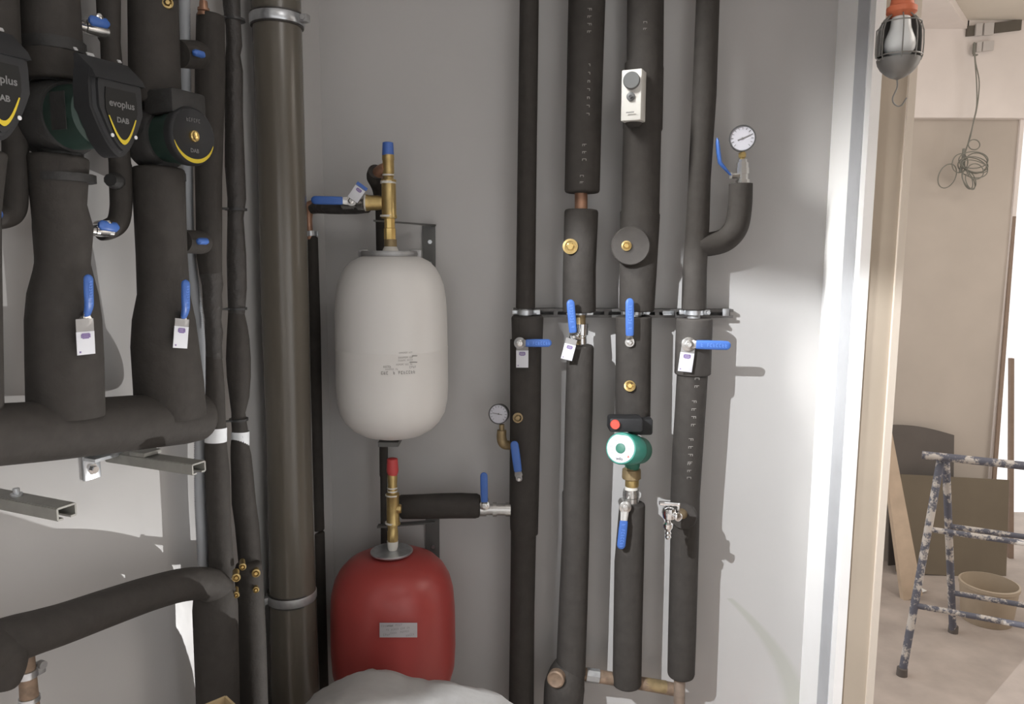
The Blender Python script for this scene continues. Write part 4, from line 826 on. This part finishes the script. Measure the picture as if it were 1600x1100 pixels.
# large upright valve handles on the pump pipes
def big_lever(label, hub, mid, top, wpx, d):
    pts = [Lf(*hub, d - 0.005), Lf(*mid, d + 0.012), Lf((mid[0] * 0.5 + top[0] * 0.5), (mid[1] + top[1]) / 2, d + 0.02), Lf(*top, d + 0.02)]
    k = thing('ball_valve', label, 'valve', pts[0], 'blue-handled ball valves'); s_ = mpp(pts[0]); wd = wpx / 2 * s_
    one('stem', 'nickel', lambda b: (b.lathe(pts[0] - NL * 0.05, NL, [(0, 0.009), (0.05, 0.009)], 12), b.lathe(pts[0], NL, [(0, 0.008), (0.006, 0.008)], 6)), k)
    hd = one('handle', 'nickel', lambda b: b.tube([pts[0] - ZA * 0.010, pts[0], pts[0].lerp(pts[1], .6), pts[1]], [wd * .6, wd * 1.0, wd * 0.9, wd * .8], 12, hint=NL, flat=0.2, power=4), k)
    ps, rs = smooth_path([(pts[0].lerp(pts[1], 0.35), wd * .8), (pts[1], wd), (pts[2], wd), (pts[3], wd)], 6)
    e = (pts[3] - pts[2]).normalized()
    ps += [pts[3] + e * wd * .5, pts[3] + e * wd * .85, pts[3] + e * wd]; rs += [wd * .85, wd * .5, wd * .1]
    one('grip', 'blue', lambda b: b.tube(ps, rs, 20, hint=NL, flat=0.55, power=3), hd)
    q = pts[2] + NL * (wd * .55 + 0.001)
    one('raised_lettering', 'bluetext', lambda b: b.glyphs(BT, q, (pts[3] - pts[1]).normalized() * 1, NL.cross((pts[3] - pts[1]).normalized()), wd * 0.95), hd, smooth=False)
big_lever('large blue upright handle on the thick pipe below the middle pump', (134, 500), (139, 478), (138, 436), 14.5, DLP + 0.062)
tagcard('white tag hanging under the blue handle of the pipe below the middle pump', Lf, NL, 134, 536, 31, 36, DLP + 0.068, -0.02, 20)
big_lever('large blue upright handle on the thick pipe next to the ribbed conduit', (285, 503), (290, 484), (290, 444), 14, DLP + 0.058)
tagcard('tilted white tag under the blue handle beside the ribbed conduit', Lf, NL, 282.5, 527, 28, 34, DLP + 0.064, -0.16, 12)
# ------------------------------------------------------------------ pumps on the left wall
def solve_L(px0, py0, d0, px1):
    p = Lf(px0, py0, d0); lo, hi = 0.0, 0.5
    for _ in range(40):
        mid_ = (lo + hi) / 2; q = p + NL * mid_; dvec = q - CAM0; x = 800 + F_PX * dvec.dot(_rt) / dvec.dot(_fw)
        if x < px1: lo = mid_
        else: hi = mid_
    return lo
def shield(w_, top, tip, n=9):
    """shield outline: flat top, sides that swell then run to a rounded tip"""
    r_ = [(-w_ * 0.94, top), (w_ * 0.94, top), (w_, top * 0.6), (w_, 0.05 * top)]
    for k in range(1, n + 1):
        x = 1 - k / n; r_.append((w_ * x, 0.05 * top + (tip - 0.05 * top) * (1 - x ** 1.75)))
    l_ = [(-x, y) for x, y in r_[4:-1]][::-1] + [(-w_, 0.05 * top), (-w_, top * 0.6)]
    return r_ + l_
def smart_pump(label, fc, L, d_pipe):
    """shield-faced control head on a green motor; fc is the face centre"""
    k = thing('circulation_pump', label, 'pump', fc - NL * L, 'black shield-faced pumps on the left wall')
    ax_ = fc - NL * L
    one('volute', 'cast', lambda b: (b.lathe(ax_ - NL * 0.05, NL, [(0, 0.045), (0.02, 0.060), (0.07, 0.060), (0.085, 0.054)], 36), b.tube([ax_ + ZA * 0.055, ax_ + ZA * 0.10, ax_ + ZA * 0.102, ax_ + ZA * 0.12], [0.034, 0.034, 0.048, 0.048], 12), b.tube([ax_ - ZA * 0.05, ax_ - ZA * 0.085, ax_ - ZA * 0.087, ax_ - ZA * 0.10], [0.034, 0.034, 0.050, 0.050], 12)), k)
    one('motor', 'pump_green', lambda b: b.lathe(ax_ + NL * 0.03, NL, [(0, 0.050), (L - 0.085, 0.050), (L - 0.08, 0.044)], 36), k)
    hd = one('control_head', 'pump_black', lambda b: b.prism(fc - NL * 0.052, UL, ZA, NL, shield(0.047, 0.060, -0.066), 0.042, bev=0.009), k)
    # sloping top panel
    one('top_panel', 'pump_black', lambda b: b.prism(fc - NL * 0.050 - UL * 0.044, NL, ZA, UL, [(0, 0.045), (0.044, 0.045), (0.038, 0.056), (0.008, 0.082), (0, 0.082)], 0.088), k)
    sl = V((NL.x * 0.78, NL.y * 0.78, 0.62)).normalized(); su = (ZA - sl * ZA.dot(sl)).normalized()
    def leds(b):
        for u_, v_, w_ in ((-0.022, 0.014, 0.006), (-0.012, -0.006, 0.0045), (0.004, -0.006, 0.0045), (0.019, -0.006, 0.0045), (0.030, 0.016, 0.003), (-0.044, 0.018, 0.0025)):
            b.box(fc - NL * 0.034 + ZA * 0.0725 + UL * u_ + su * v_ + sl * 0.0012, w_, 0.0008, 0.0026, UL, sl, su)
    one('button_print', 'led', leds, hd, smooth=False)
    o = fc - NL * 0.0095
    bd = one('badge', 'pump_face', lambda b: b.prism(o - NL * 0.001, UL, ZA, NL, shield(0.028, 0.034, -0.048), 0.0022), hd)
    def arc(b):
        out = shield(0.028, 0.034, -0.048); n = 9; ps = [V((x, y)) for x, y in out]
        lo = [p for p in ps if p.y < -0.006]
        lo.sort(key=lambda p: p.x)
        vs, fs = [], []
        for i, p in enumerate(lo):
            wgt = 0.0010 + 0.0062 * max(0.0, 1 - abs(p.x) / 0.029)
            q = p * (1 - wgt / max(p.length, 1e-6)); z = o + NL * 0.0019
            vs += [z + UL * p.x + ZA * p.y, z + UL * q.x + ZA * q.y]
        for i in range(len(lo) - 1): fs.append([2 * i, 2 * i + 1, 2 * i + 3, 2 * i + 2])
        b.add(vs, fs)
    one('yellow_arc', 'yellow', arc, bd, smooth=False)
    one('badge_lettering', 'badge', lambda b: (b.text('evoplus', o + NL * 0.002 + ZA * 0.012, UL, ZA, 0.0148, bold=0.0003), b.text('DAB', o + NL * 0.002 - ZA * 0.012, UL, ZA, 0.011, bold=0.0004)), bd, smooth=False)
    for u_, v_ in ((-0.020, -0.036), (0.022, -0.034)): one('case_screw', 'zinc', lambda b: b.lathe(o + UL * u_ + ZA * v_ + NL * 0.0006, NL, [(0, 0.003), (0.0015, 0.003)], 10), hd)
    one('rating_plate', 'cast', lambda b: b.box(ax_ + NL * 0.07 + UL * 0.0 - NL * 0.0 + V((-0.0, 0, 0)) - UL * 0.0505, 0.016, 0.0006, 0.028, NL, UL, ZA), k)
    return k
Lp = solve_L(90, 190, DLP, 197)
fc2 = Lf(90, 186, DLP) + NL * Lp
smart_pump('middle black pump with a shield-shaped face and yellow arc, on the left wall', fc2, Lp, DLP)
dv = fc2 - CAM0
# same pump one pipe spacing nearer the camera
fc1 = None
best = None
for k in range(80):
    q = fc2 - UL * (0.10 + k * 0.005); dd_ = q - CAM0; x = 800 + F_PX * dd_.dot(_rt) / dd_.dot(_fw)
    if best is None or abs(x - 6) < best[0]: best = (abs(x - 6), q)
fc1 = best[1]
smart_pump('black shield-faced pump cut off by the left edge, only part of its face showing', fc1, Lp, DLP)
# round-faced pump
L3 = solve_L(248, 215, DLP, 304)
f3 = Lf(248, 217, DLP) + NL * L3
t = thing('circulation_pump', 'round-faced black and green pump with a gold centre screw beside the ribbed conduit', 'pump', f3 - NL * L3)
a3 = f3 - NL * L3
one('volute', 'cast', lambda b: (b.lathe(a3 - NL * 0.045, NL, [(0, 0.04), (0.02, 0.056), (0.06, 0.056), (0.07, 0.05)], 36), b.tube([a3 + ZA * 0.045, a3 + ZA * 0.075, a3 + ZA * 0.077, a3 + ZA * 0.09], [0.03, 0.03, 0.044, 0.044], 12), b.tube([a3 - ZA * 0.04, a3 - ZA * 0.06, a3 - ZA * 0.061, a3 - ZA * 0.075], [0.03, 0.03, 0.044, 0.044], 12)), t)
one('motor', 'pump_green', lambda b: b.lathe(a3 + NL * 0.02, NL, [(0, 0.045), (L3 - 0.06, 0.045), (L3 - 0.056, 0.049), (L3 - 0.039, 0.049)], 40), t)
hd = one('face_disc', 'pump_black', lambda b: b.lathe(f3 - NL * 0.02, NL, [(0, 0.0515), (0.012, 0.0525), (0.017, 0.0505), (0.019, 0.048), (0.0175, 0.046), (0.0175, 0.002)], 48), t)
one('terminal_box', 'cast', lambda b: b.box(a3 + NL * 0.045 + ZA * 0.058, 0.035, 0.04, 0.022, NL, UL, ZA, bev=0.006), t)
def arc3(b):
    vs, fs = [], []; n = 28
    for i in range(n + 1):
        a = math.radians(195 + 150 * i / n); r1 = 0.0475; r0 = r1 - 0.0012 - 0.006 * math.sin(math.pi * i / n); z = f3 - NL * 0.0012
        vs += [z + UL * r1 * math.cos(a) + ZA * r1 * math.sin(a), z + UL * r0 * math.cos(a) + ZA * r0 * math.sin(a)]
    for i in range(n): fs.append([2 * i, 2 * i + 1, 2 * i + 3, 2 * i + 2])
    b.add(vs, fs)
one('yellow_arc', 'yellow', arc3, hd, smooth=False)
one('centre_screw', 'bright_brass', lambda b: b.lathe(f3 - NL * 0.003, NL, [(0, 0.0105), (0.005, 0.010), (0.006, 0.008), (0.005, 0.006), (0.005, 0.0005)], 24), hd)
one('badge_lettering', 'badge', lambda b: (b.glyphs('xxxxxx', f3 - NL * 0.001 + ZA * 0.028, UL, ZA, 0.009), b.text('DAB', f3 - NL * 0.001 - ZA * 0.026, UL, ZA, 0.010, bold=0.0002)), hd, smooth=False)
# ------------------------------------------------------------------ hand lamp in the doorway
LY = 1.60
t = thing('hand_lamp', 'orange-handled caged hand lamp hanging unlit in the doorway', 'lamp', W(1406, 60, LY))
def hx(px, py, off=0.0): return W(px, py, LY - off)
u = mpp(W(1406, 60, LY))
cx_ = W(1406, 60, LY).x
def zz(py): return W(1406, py, LY).z
pc = lambda py, dx=0.0, dy=0.0: V((cx_ + dx, LY + dy, zz(py)))
hh_ = one('handle', 'orange', lambda b: b.tube([pc(-260), pc(-250), pc(-30), pc(0), pc(9), pc(12), pc(20), pc(24), pc(27)], [13 * u, 15 * u, 15.5 * u, 16 * u, 17.5 * u, 22 * u, 22 * u, 18 * u, 14 * u], 28), t)
one('lamp_cord', 'cable', lambda b: b.tube([pc(-258), V((cx_, LY, CEIL))], 0.004, 10), hh_)
def shieldmesh(b):
    vs, fs = [], []; prof = [(22, 16), (30, 25), (42, 31), (58, 32.5), (88, 32.5), (93, 32), (101, 30), (109, 25.5), (116, 18.5), (121, 11), (125, 1)]
    n = 24
    for iz, (py, r) in enumerate(prof):
        full = py > 89
        for k in range(n + 1):
            a = (2 * math.pi if full else math.pi * 1.12) * (k / n) + (0 if full else -math.pi * 0.06)
            vs.append(pc(py, math.cos(a) * r * u, math.sin(a) * r * u))
    for iz in range(len(prof) - 1):
        for k in range(n): fs.append([iz * (n + 1) + k, iz * (n + 1) + k + 1, (iz + 1) * (n + 1) + k + 1, (iz + 1) * (n + 1) + k])
    b.add(vs, fs)
sh = one('reflector_shield', 'lampgrey', shieldmesh, t)
sm = sh.modifiers.new('thickness', 'SOLIDIFY'); sm.thickness = 0.0012
one('bulb', 'bulb', lambda b: b.tube([pc(y) for y in (27, 32, 44, 54, 62, 70, 78, 85, 89, 91)], [r * u for r in (13, 14, 15.5, 19, 22, 23, 22, 17, 10, 1)], 28), t)
def cage(b):
    rw_ = 0.0014
    for a in (-1.25, -1.9, -0.35, -2.8):
        c_, s_ = math.cos(a), math.sin(a)
        b.tube([pc(y, c_ * r * u, s_ * r * u) for y, r in ((25, 19), (36, 29), (50, 33), (70, 34), (89, 33.5), (96, 31))], rw_, 6)
    for y, r in ((37, 29.5), (89, 33.5)):
        b.tube([pc(y, math.cos(a) * r * u, math.sin(a) * r * u) for a in [-math.pi * k / 16 for k in range(17)]], rw_, 6)
one('wire_cage', 'wire', cage, t)
one('side_guard', 'wire', lambda b: b.tube([pc(y, x * u, -0.004) for y, x in ((46, -31), (47, -35), (50, -38), (60, -38), (86, -38), (92, -37), (95, -33), (95, -29))], 0.0016, 6), t)
one('hook', 'wire', lambda b: b.tube(*smooth_path([(pc(y, x * u), 0.0016) for y, x in ((124, 0), (136, 1), (145, -2), (153, -5), (161, -3), (166, 4), (164, 10), (158, 14), (153, 17))], 5), 8), t)
# lit hand lamp out of frame, hanging from the ceiling by the left wall: throws the hard light
t = thing('hand_lamp', 'lit hand lamp hanging by the left wall above the picture edge', 'lamp', LAMP)
one('lamp_cord', 'cable', lambda b: b.tube([LAMP + ZA * 0.19, V((LAMP.x, LAMP.y, CEIL))], 0.004, 10), t)
one('handle', 'orange', lambda b: b.lathe(LAMP + ZA * 0.06, ZA, [(0, 0.02), (0.02, 0.024), (0.12, 0.019), (0.13, 0.012)], 20), t)
def hood(b, o, drop, r=0.108):
    n = 64; vs, fs = [], []; prof = [(0.075, 0.01), (0.07, 0.03), (0.045, 0.07), (0.0, 0.100), (-drop, r)]
    for z, r in prof:
        for k in range(n): a = 2 * math.pi * k / n; vs.append(o + V((r * math.cos(a), r * math.sin(a), z)))
    for i in range(len(prof) - 1):
        for k in range(n): l = (k + 1) % n; fs.append([i * n + k, i * n + l, (i + 1) * n + l, (i + 1) * n + k])
    b.add(vs, fs)
def guard(b, o, a0, a1, depth):
    """upright light blocker added round the bulb between two bearings (degrees from straight ahead, clockwise)"""
    vs, fs = [], []; n = 40; r = 0.095
    for k in range(n + 1):
        a = math.radians(90 - (a0 + (a1 - a0) * k / n)); vs += [o + V((r * math.cos(a), r * math.sin(a), 0.0)), o + V((r * math.cos(a), r * math.sin(a), -depth))]
    for k in range(n): fs.append([2 * k, 2 * k + 1, 2 * k + 3, 2 * k + 2])
    b.add(vs, fs)
h_ = one('lamp_shade', 'lampgrey', lambda b: hood(b, LAMP, 0.0345), t); h_.modifiers.new('thickness', 'SOLIDIFY').thickness = 0.001
g_ = one('light_blocker', 'lampgrey', lambda b: guard(b, LAMP, -200, 31, 0.2), t); g_.modifiers.new('thickness', 'SOLIDIFY').thickness = 0.001  # added blocker, confines the beam to the right part of the back wall
# work lamp on the floor of the next room, out of the frame
t = thing('work_lamp', 'small work lamp standing on the floor beside the doorway', 'lamp', V((FLOOD.x, FLOOD.y, 0)))
fd = (FLOOD_AIM - FLOOD).normalized(); fs_ = fd.cross(ZA).normalized(); fu = fs_.cross(fd)
one('lamp_housing', 'orange', lambda b: b.box(FLOOD - fd * 0.035, 0.02, 0.05, 0.04, fd, fs_, fu, bev=0.006), t)
top_ray = (V((-0.80, 1.38, EYE + 0.32)) - FLOOD).normalized()
fp = FLOOD + top_ray * 0.11
one('top_cutoff', 'lampgrey', lambda b: b.box(fp + fu * 0.03, 0.001, 0.08, 0.03, fd, fs_, fu), t)  # added plate, cuts off the top of the beam
sr = (V((-0.33, 1.735, FLOOD.z)) - FLOOD).normalized(); sp_ = V((-sr.y, sr.x, 0)); sp_ = sp_ if sp_.y > 0 else -sp_
one('side_cutoff', 'lampgrey', lambda b: b.box(FLOOD + sr * 0.08 + sp_ * 0.04 + ZA * 0.03, 0.001, 0.04, 0.09, sr, sp_, ZA), t)  # added plate, keeps the beam off the back wall
one('cutoff_arm', 'wire', lambda b: b.tube([FLOOD - fd * 0.03 + fs_ * 0.05 + fu * 0.03, fp + fs_ * 0.06 + fu * 0.05], 0.003, 8), t)
for ex_, ey_ in ((0.03, -0.06), (0.03, 0.06), (0.12, 0.0)): one('leg', 'wire', lambda b: b.tube([FLOOD - fd * 0.04 - ZA * 0.03, V((FLOOD.x + ex_, FLOOD.y + ey_, 0.006))], 0.006, 10), t)
# ------------------------------------------------------------------ things low in front
# white sack
t_out = [(462, 1118), (484, 1099), (505, 1087), (530, 1074), (552, 1067), (575, 1064.5), (600, 1068), (630, 1077), (660, 1084), (690, 1085), (715, 1090), (745, 1097), (780, 1104), (820, 1122)]
SY = 1.52
def sack(b):
    vs, fs = [], []; nx = len(t_out) * 3; ny = 12
    def ridge(s_):
        f_ = s_ * (len(t_out) - 1); i = min(int(f_), len(t_out) - 2); q = f_ - i
        return W(t_out[i][0] * (1 - q) + t_out[i + 1][0] * q, t_out[i][1] * (1 - q) + t_out[i + 1][1] * q, SY)
    rnd = random.Random(3)
    for i in range(nx + 1):
        p = ridge(i / nx); row = []
        edge = min(i, nx - i) / nx
        prof_ = [(0.16, -p.z), (0.17, -p.z * 0.5), (0.15, -0.10), (0.11, -0.035), (0.05, -0.006), (0.0, 0.0), (-0.07, 0.022), (-0.15, 0.05), (-0.235, 0.065), (-0.25, -0.26), (-0.26, -p.z * 0.6), (-0.24, -p.z)]
        for j, (dy, dz) in enumerate(prof_):
            w_ = 0 if j in (0, 11) else 0.0025
            vs.append(V((p.x * (1.0 if j == 5 else 1.0) + rnd.uniform(-w_, w_) * 0.5, p.y + dy * (0.75 + min(edge * 2.5, 0.25)), max(p.z + dz + (rnd.uniform(-w_, w_) if j != 5 else 0), 0.0))))
    m_ = 12
    for i in range(nx):
        for j in range(m_ - 1): fs.append([i * m_ + j, i * m_ + j + 1, (i + 1) * m_ + j + 1, (i + 1) * m_ + j])
    fs.append(list(range(m_))); fs.append([nx * m_ + j for j in range(m_)][::-1])
    b.add(vs, fs)
b = MB(); sack(b); o = b.build('plaster_sack', 'dusty', origin=(W(610, 1090, SY).x, SY, 0), angle=70); tag(o, 'crumpled dusty white sack in front of the red tank, bottom of the picture', 'sack')
# cardboard carton
BXY = 1.17
t = thing('cardboard_box', 'open brown cardboard box below the fat pipe drops, only its rim showing', 'box', (W(350, 1095, BXY).x, BXY + 0.06, 0))
apex = W(352, 1088, BXY + 0.07); ctl = V((apex.x, BXY, apex.z))
def carton(b):
    zt = ctl.z; hx_, hy_ = 0.05, 0.05; c = V((ctl.x, BXY, 0)); ang = math.radians(45)
    e1 = V((math.cos(ang), math.sin(ang), 0)); e2 = V((-math.sin(ang), math.cos(ang), 0))
    for e, f_ in ((e1, e2), (-e1, e2), (e2, e1), (-e2, e1)): b.box(c + e * hx_ + ZA * zt / 2, 0.002, hx_, zt / 2, e, f_, ZA)
    b.box(c + ZA * 0.003, hx_, hy_, 0.002, e1, e2, ZA)
one('carton_walls', 'carton', carton, t, smooth=False)
def flap(b):
    zt = ctl.z; c = V((ctl.x, BXY, 0)); ang = math.radians(45); e1 = V((math.cos(ang), math.sin(ang), 0)); e2 = V((-math.sin(ang), math.cos(ang), 0))
    for e, f_ in ((-e1, e2), (-e2, e1)):
        o_ = (e * 0.8 - ZA * 0.6); b.box(c + e * 0.051 + ZA * zt + o_ * 0.02, 0.02, 0.048, 0.0015, o_, f_, o_.cross(f_))
one('flap', 'carton', flap, t, smooth=False)
# ------------------------------------------------------------------ next room: trestle, boards, bucket, cable
t = thing('trestle', 'paint-spattered steel trestle standing on the floor of the next room', 'trestle', Fl(1450, 1020))
Ff = Fl(1409, 1055); Fb = Fl(1489, 988)
top0 = W(1474, 713, (Ff.y + Fb.y) / 2 - 0.02); topf = top0 + V((-0.02, -0.02, 0)); topb = top0 + V((0.02, 0.02, 0))
rd = V((0.894, -0.447, 0)); RL = 0.95
r0, r1 = W(1441, 706, top0.y - 0.01), None
rr = top0 - ZA * 0.005
one('top_rail', 'spatter', lambda b: b.tube([V((r0.x, r0.y, top0.z + 0.008)), V((r0.x, r0.y, top0.z + 0.008)) + rd * (RL + 0.12)], 0.0155, 14), t)
for k, off in enumerate((0.0, RL)):
    one('leg', 'spatter', lambda b: b.tube([topf + rd * off, Ff + rd * off], 0.0145, 14), t)
    one('leg', 'spatter', lambda b: b.tube([topb + rd * off, Fb + rd * off], 0.0145, 14), t)
for top_, ft, fracs in ((topf, Ff, (0.33, 0.68)), (topb, Fb, (0.38, 0.76))):
    for f_ in fracs:
        p = top_.lerp(ft, f_); one('cross_bar', 'spatter', lambda b: b.tube([p, p + rd * RL], 0.011, 12), t)
for k, off in enumerate((0.0, RL)):
    one('foot_cap', 'darkboard', lambda b: (b.lathe(Ff + rd * off, ZA, [(0, 0.02), (0.03, 0.019)], 14), b.lathe(Fb + rd * off, ZA, [(0, 0.02), (0.03, 0.019)], 14)), t)
def panel(name, label, cat, pix, y0, y1, th, material, curve=0.0):
    """leaning sheet from four picture corners (tl, tr, br, bl); top edge at depth y0, bottom at y1"""
    tl, tr_, br, bl = W(*pix[0], y0), W(*pix[1], y0), W(*pix[2], y1), W(*pix[3], y1)
    n = 10; vs, fs = [], []
    nrm = (tr_ - tl).cross(tl - bl).normalized(); nrm = nrm if nrm.y < 0 else -nrm
    for s_ in (0, 1):
        for k in range(n + 1):
            q = k / n; bow = -nrm * curve * math.sin(math.pi * q) + ZA * curve * 0.6 * math.sin(math.pi * q); vs += [tl.lerp(tr_, q) + bow - nrm * th * s_, bl.lerp(br, q) + bow - ZA * curve * 0.6 * math.sin(math.pi * q) - nrm * th * s_]
    m_ = 2 * (n + 1)
    for k in range(n):
        a = 2 * k; fs += [[a, a + 1, a + 3, a + 2], [m_ + a, m_ + a + 2, m_ + a + 3, m_ + a + 1], [a, a + 2, m_ + a + 2, m_ + a], [a + 1, m_ + a + 1, m_ + a + 3, a + 3]]
    fs += [[0, m_, m_ + 1, 1], [2 * n, 2 * n + 1, m_ + 2 * n + 1, m_ + 2 * n]]
    b = MB(); b.add(vs, fs); o = b.build(name, material, origin=(bl + br) / 2, angle=30); return tag(o, label, cat)
yb = Fl(1480, 900).y
panel('hardboard_sheet', 'brown hardboard sheet leaning on the end wall behind the trestle', 'board', [(1408, 741), (1577, 750), (1572, 907), (1400, 893)], yb + 0.07, yb - 0.0, 0.006, 'hardboard')
panel('rubber_sheet', 'dark grey bowed sheet standing behind the brown hardboard', 'sheet', [(1391, 664), (1491, 680), (1488, 893), (1388, 885)], FAR_Y - 0.06, FAR_Y - 0.06, 0.008, 'darkboard', 0.02)
pb, pt = Fl(1425, 938), None
panel('pine_plank', 'pale wooden plank leaning steeply beside the doorway lining', 'plank', [(1372, 640), (1390, 655), (1442, 930), (1412, 940)], pb.y + 0.22, pb.y, 0.022, 'pine')
panel('brown_batten', 'thin brown batten leaning on the wall end by the bright opening', 'batten', [(1583, 338), (1588, 338), (1557, 752), (1551, 752)], FAR_Y - 0.015, FAR_Y - 0.04, 0.01, 'door')
panel('door_edge', 'upright brown wooden strip standing in the bright opening', 'batten', [(1579, 560), (1585, 560), (1584, 893), (1577, 893)], FAR_Y + 0.05, FAR_Y + 0.04, 0.02, 'door')
bk = Fl(1556, 985)
t = thing('bucket', 'beige plastic bucket on the floor behind the trestle legs', 'bucket', V((bk.x + 0.02, bk.y + 0.10, 0)))
bo = V((bk.x + 0.02, bk.y + 0.10, 0)); br_ = 40 * mpp(bo)
one('bucket_body', 'bucket', lambda b: b.lathe(bo, ZA, [(0, br_ * 0.86), (0.004, br_ * 0.88), (0.155, br_), (0.158, br_ * 1.04), (0.172, br_ * 1.04), (0.174, br_ * 0.97), (0.02, br_ * 0.84), (0.02, 0.001)], 40), t)
# cable and its coil, hanging from the slotted channel
t = thing('cable_bundle', 'grey cable hanging from the ceiling slot of the next room, tied into a loose coil', 'cable', W(1513, 258, BY - 0.06))
CY = BY - 0.06
one('cable_drop', 'cable', lambda b: (b.tube(*smooth_path([(W(x, y, CY), 0.0028) for x, y in ((1522, 66), (1523, 90), (1526, 130), (1526, 165), (1521, 190), (1516, 215), (1509, 235), (1506, 262))], 6), 8), b.tube(*smooth_path([(W(x, y, CY + .006), 0.0026) for x, y in ((1523, 66), (1524, 95), (1530, 128), (1527, 165), (1521, 192), (1513, 222), (1508, 240))], 6), 8)), t)
def coil(b):
    rnd = random.Random(8)
    loops = [((1522, 257), 22, 12, 0.15), ((1523, 260), 21, 9, 0.25), ((1521, 250), 23, 13, 0.0), ((1520, 262), 24, 15, 0.3), ((1525, 255), 18, 16, -0.2), ((1514, 280), 9, 16, -0.5), ((1512, 281), 7, 15, -0.3), ((1524, 268), 13, 12, 0.4), ((1500, 255), 12, 15, 0.3), ((1480, 275), 13, 20, 0.45), ((1522, 226), 9, 8, 0.1), ((1516, 284), 6, 13, -0.4)]
    for (cx, cy), rx, ry, tl in loops:
        pts = []
        dy = rnd.uniform(-0.03, 0.02); yo = rnd.uniform(0.01, 0.04)
        for k in range(28):
            a = 2 * math.pi * k / 28; x, y = rx * math.cos(a), ry * math.sin(a)
            pts.append(W(cx + x * math.cos(tl) - y * math.sin(tl), cy + x * math.sin(tl) + y * math.cos(tl), CY + dy + yo * math.sin(a + 1)))
        b.tube(pts, 0.0026, 6, closed=True)
    b.tube(*smooth_path([(W(x, y, CY - 0.01), r) for x, y, r in ((1506, 232, 0.006), (1505, 250, 0.009), (1502, 262, 0.008), (1500, 270, 0.006))], 4), 10)
one('coil_loops', 'cable', coil, t)
# slotted channel under the soffit edge
t = thing('ceiling_channel', 'dark slotted strip with white clips along the bulkhead top in the next room', 'channel', W(1552, 45, BY))
def sl_(b, x0, y0, x1, y1, h, dy=0.0):
    p, q = W(x0, y0, BY - 0.006 + dy), W(x1, y1, BY - 0.006 + dy); e = (q - p).normalized(); b.box((p + q) / 2, (q - p).length / 2, 0.006, h, e, e.cross(ZA), ZA)
one('dark_slot', 'slot', lambda b: sl_(b, 1510, 49, 1523, 48, 0.023), t, smooth=False)
one('dark_slot', 'slot', lambda b: sl_(b, 1553, 44, 1595, 39, 0.024), t, smooth=False)
one('white_clip', 'plastic', lambda b: (sl_(b, 1524, 47, 1534, 46, 0.028, -0.01), sl_(b, 1537, 46, 1552, 45, 0.028, -0.01), sl_(b, 1525, 74, 1533, 73, 0.022, -0.01), sl_(b, 1535, 73, 1552, 71, 0.022, -0.01)), t, smooth=False)
one('grey_hook', 'cable', lambda b: (sl_(b, 1520.5, 76, 1523.5, 76, 0.025, -0.014), sl_(b, 1521, 86, 1527, 86, 0.003, -0.014)), t, smooth=False)
# paper scrap
sc_ = Fl(1434, 925)
b = MB(); b.box(sc_ + ZA * 0.006, 0.035, 0.02, 0.0008, V((0.9, 0.3, 0.1)).normalized(), V((-0.3, 0.95, 0)).normalized(), ZA); o = b.build('paper_scrap', 'white_paint', origin=(sc_.x, sc_.y, 0)); tag(o, 'small white paper scrap on the floor beside the leaning plank', 'paper')
